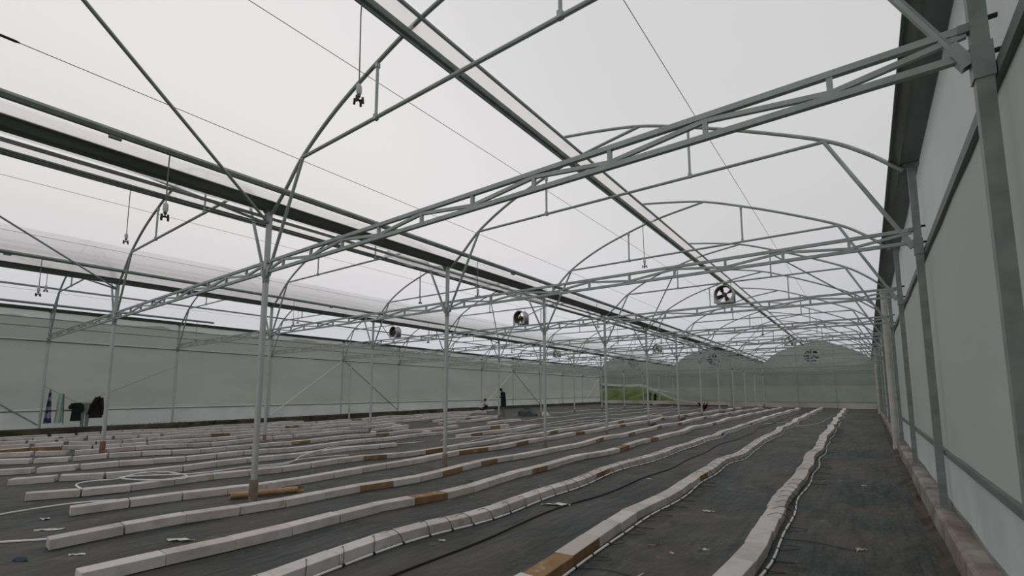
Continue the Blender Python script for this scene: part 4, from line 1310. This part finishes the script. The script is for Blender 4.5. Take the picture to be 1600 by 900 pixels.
def person_squat(X, Y, fwd, lab):
    t = thing('person', lab, 'person', (X, Y, fz(X, Y)))
    f = Vector(fwd).normalized(); s = Vector((0, 0, 1)).cross(f).normalized(); Z = Vector((0, 0, 1))
    g = Rig()
    g.add('pelvis', Z * .20 - f * .16, .125); g.add('waist', Z * .33 - f * .15, .115, 'pelvis'); g.add('chest', Z * .49 - f * .07, .125, 'waist')
    g.add('upchest', Z * .59 - f * .01, .10, 'chest'); g.add('neck', Z * .66 + f * .04, .05, 'upchest')
    head = Z * .775 + f * .09
    person_common(g, head, f, .45)
    for sd, k in (('l', 1), ('r', -1)):
        g.add('hip' + sd, Z * .20 - f * .10 + s * .11 * k, .085, 'pelvis'); g.add('knee' + sd, Z * .46 + f * .20 + s * .17 * k, .058, 'hip' + sd)
        g.add('calf' + sd, Z * .28 + f * .10 + s * .16 * k, .052, 'knee' + sd); g.add('ankle' + sd, Z * .075 + f * .02 + s * .15 * k, .036, 'calf' + sd)
        g.add('heel' + sd, Z * .035 + s * .15 * k, .03, 'ankle' + sd); g.add('toe' + sd, Z * .024 + f * .19 + s * .17 * k, .024, 'ankle' + sd)
        g.add('shoulder' + sd, Z * .59 + s * .18 * k, .06, 'upchest')
        el = Z * .42 + f * .14 + s * .24 * k; wr = Z * .22 + f * .30 + s * .10 * k
        g.add('elbow' + sd, el, .042, 'shoulder' + sd); g.add('wrist' + sd, wr, .028, 'elbow' + sd); g.hand(sd, 'wrist' + sd, wr - el, f)
    skin_obj('body', g.v, g.e, g.r, 0, M['skin'], t)
    q = Rig()
    q.add('a', Z * .26 - f * .17, .15); q.add('b', Z * .35 - f * .14, .145, 'a'); q.add('c', Z * .49 - f * .07, .15, 'b'); q.add('d', Z * .60, .115, 'c'); q.add('n', Z * .655 + f * .03, .065, 'd')
    for sd in 'lr':
        a = g.v[g.n['shoulder' + sd]]; b = g.v[g.n['elbow' + sd]]
        q.add('s' + sd, a, .078, 'd'); q.add('m' + sd, a + (b - a) * .8, .06, 's' + sd)
    skin_obj('shirt', q.v, q.e, q.r, 1, M['white_cloth'], t)
    q = Rig(); q.add('p', Z * .19 - f * .16, .145)
    for sd in 'lr':
        h_, k_, a_ = (g.v[g.n[x + sd]] for x in ('hip', 'knee', 'ankle'))
        q.add('h' + sd, h_, .10, 'p'); q.add('k' + sd, k_, .075, 'h' + sd); q.add('a' + sd, a_ + Z * .05, .058, 'k' + sd)
    skin_obj('trousers', q.v, q.e, q.r, 0, M['black_cloth'], t)
    head_parts(t, head, f, .45, M['hair'])
p = floor_pt(756, 643, 0)
person_squat(p.x, p.y, IR * .7 + IF * .5, 'squatting person in white shirt and dark trousers by the left net wall')

# ------------------------------------------------------------------ camera, light, view
cam = bpy.data.cameras.new('camera'); co = bpy.data.objects.new('camera', cam); COL.objects.link(co)
co.location = (0, 0, CAMH); co.rotation_euler = (PI / 2 + PITCH, 0, YAW)
cam.sensor_fit = 'HORIZONTAL'; cam.sensor_width = 36; cam.lens = F / 1600 * 36
cam.shift_y = (CY - 450) / 1600; cam.shift_x = 0; cam.clip_end = 500; cam.clip_start = .05
sc.camera = co

w = bpy.data.worlds.new('overcast_sky'); sc.world = w; w.use_nodes = True
nt = w.node_tree
for n in list(nt.nodes): nt.nodes.remove(n)
wo = nt.nodes.new('ShaderNodeOutputWorld'); bg = nt.nodes.new('ShaderNodeBackground')
tc = nt.nodes.new('ShaderNodeTexCoord'); sx = nt.nodes.new('ShaderNodeSeparateXYZ')
nt.links.new(tc.outputs['Generated'], sx.inputs[0])
rp = nt.nodes.new('ShaderNodeValToRGB'); e = rp.color_ramp.elements
e[0].position = 0.; e[0].color = (.57, .615, .69, 1)
e[1].position = 1.; e[1].color = (.90, .90, .91, 1)
k = e.new(.16); k.color = (.61, .64, .70, 1)
k = e.new(.32); k.color = (.79, .79, .81, 1)
k = e.new(.5); k.color = (.87, .868, .872, 1)
nt.links.new(sx.outputs['Z'], rp.inputs['Fac'])
# the overcast is a little brighter and warmer towards the left of the camera, greyer to the right
dt = nt.nodes.new('ShaderNodeVectorMath'); dt.operation = 'DOT_PRODUCT'; dt.inputs[1].default_value = (.75, .35, .55)
nt.links.new(tc.outputs['Generated'], dt.inputs[0])
r2 = nt.nodes.new('ShaderNodeValToRGB'); e = r2.color_ramp.elements
e[0].position = 0.; e[0].color = (.96, .935, .91, 1); e[1].position = 1.; e[1].color = (.70, .71, .72, 1)
for pos, c in ((.30, (.965, .945, .93, 1)), (.455, (1.0, .985, .98, 1)), (.55, (.94, .935, .935, 1)), (.675, (.80, .80, .805, 1)), (.80, (.80, .80, .80, 1))):
    k = e.new(pos); k.color = c
mr = nt.nodes.new('ShaderNodeMath'); mr.operation = 'MULTIPLY_ADD'; mr.inputs[1].default_value = .5; mr.inputs[2].default_value = .5
nt.links.new(dt.outputs['Value'], mr.inputs[0])
nt.links.new(mr.outputs[0], r2.inputs['Fac'])
mx = nt.nodes.new('ShaderNodeMix'); mx.data_type = 'RGBA'; mx.blend_type = 'MULTIPLY'; mx.inputs[0].default_value = 1
nt.links.new(rp.outputs['Color'], mx.inputs[6]); nt.links.new(r2.outputs['Color'], mx.inputs[7])
nt.links.new(mx.outputs[2], bg.inputs['Color']); bg.inputs['Strength'].default_value = .965
nt.links.new(bg.outputs[0], wo.inputs['Surface'])

sc.view_settings.view_transform = 'Standard'; sc.view_settings.look = 'None'
sc.view_settings.gamma = 1; sc.view_settings.use_curve_mapping = False; sc.view_settings.exposure = 0.0
sc.cycles.use_denoising = True
sc.cycles.transparent_max_bounces = 24
sc.cycles.max_bounces = 12; sc.cycles.diffuse_bounces = 7; sc.cycles.transmission_bounces = 8
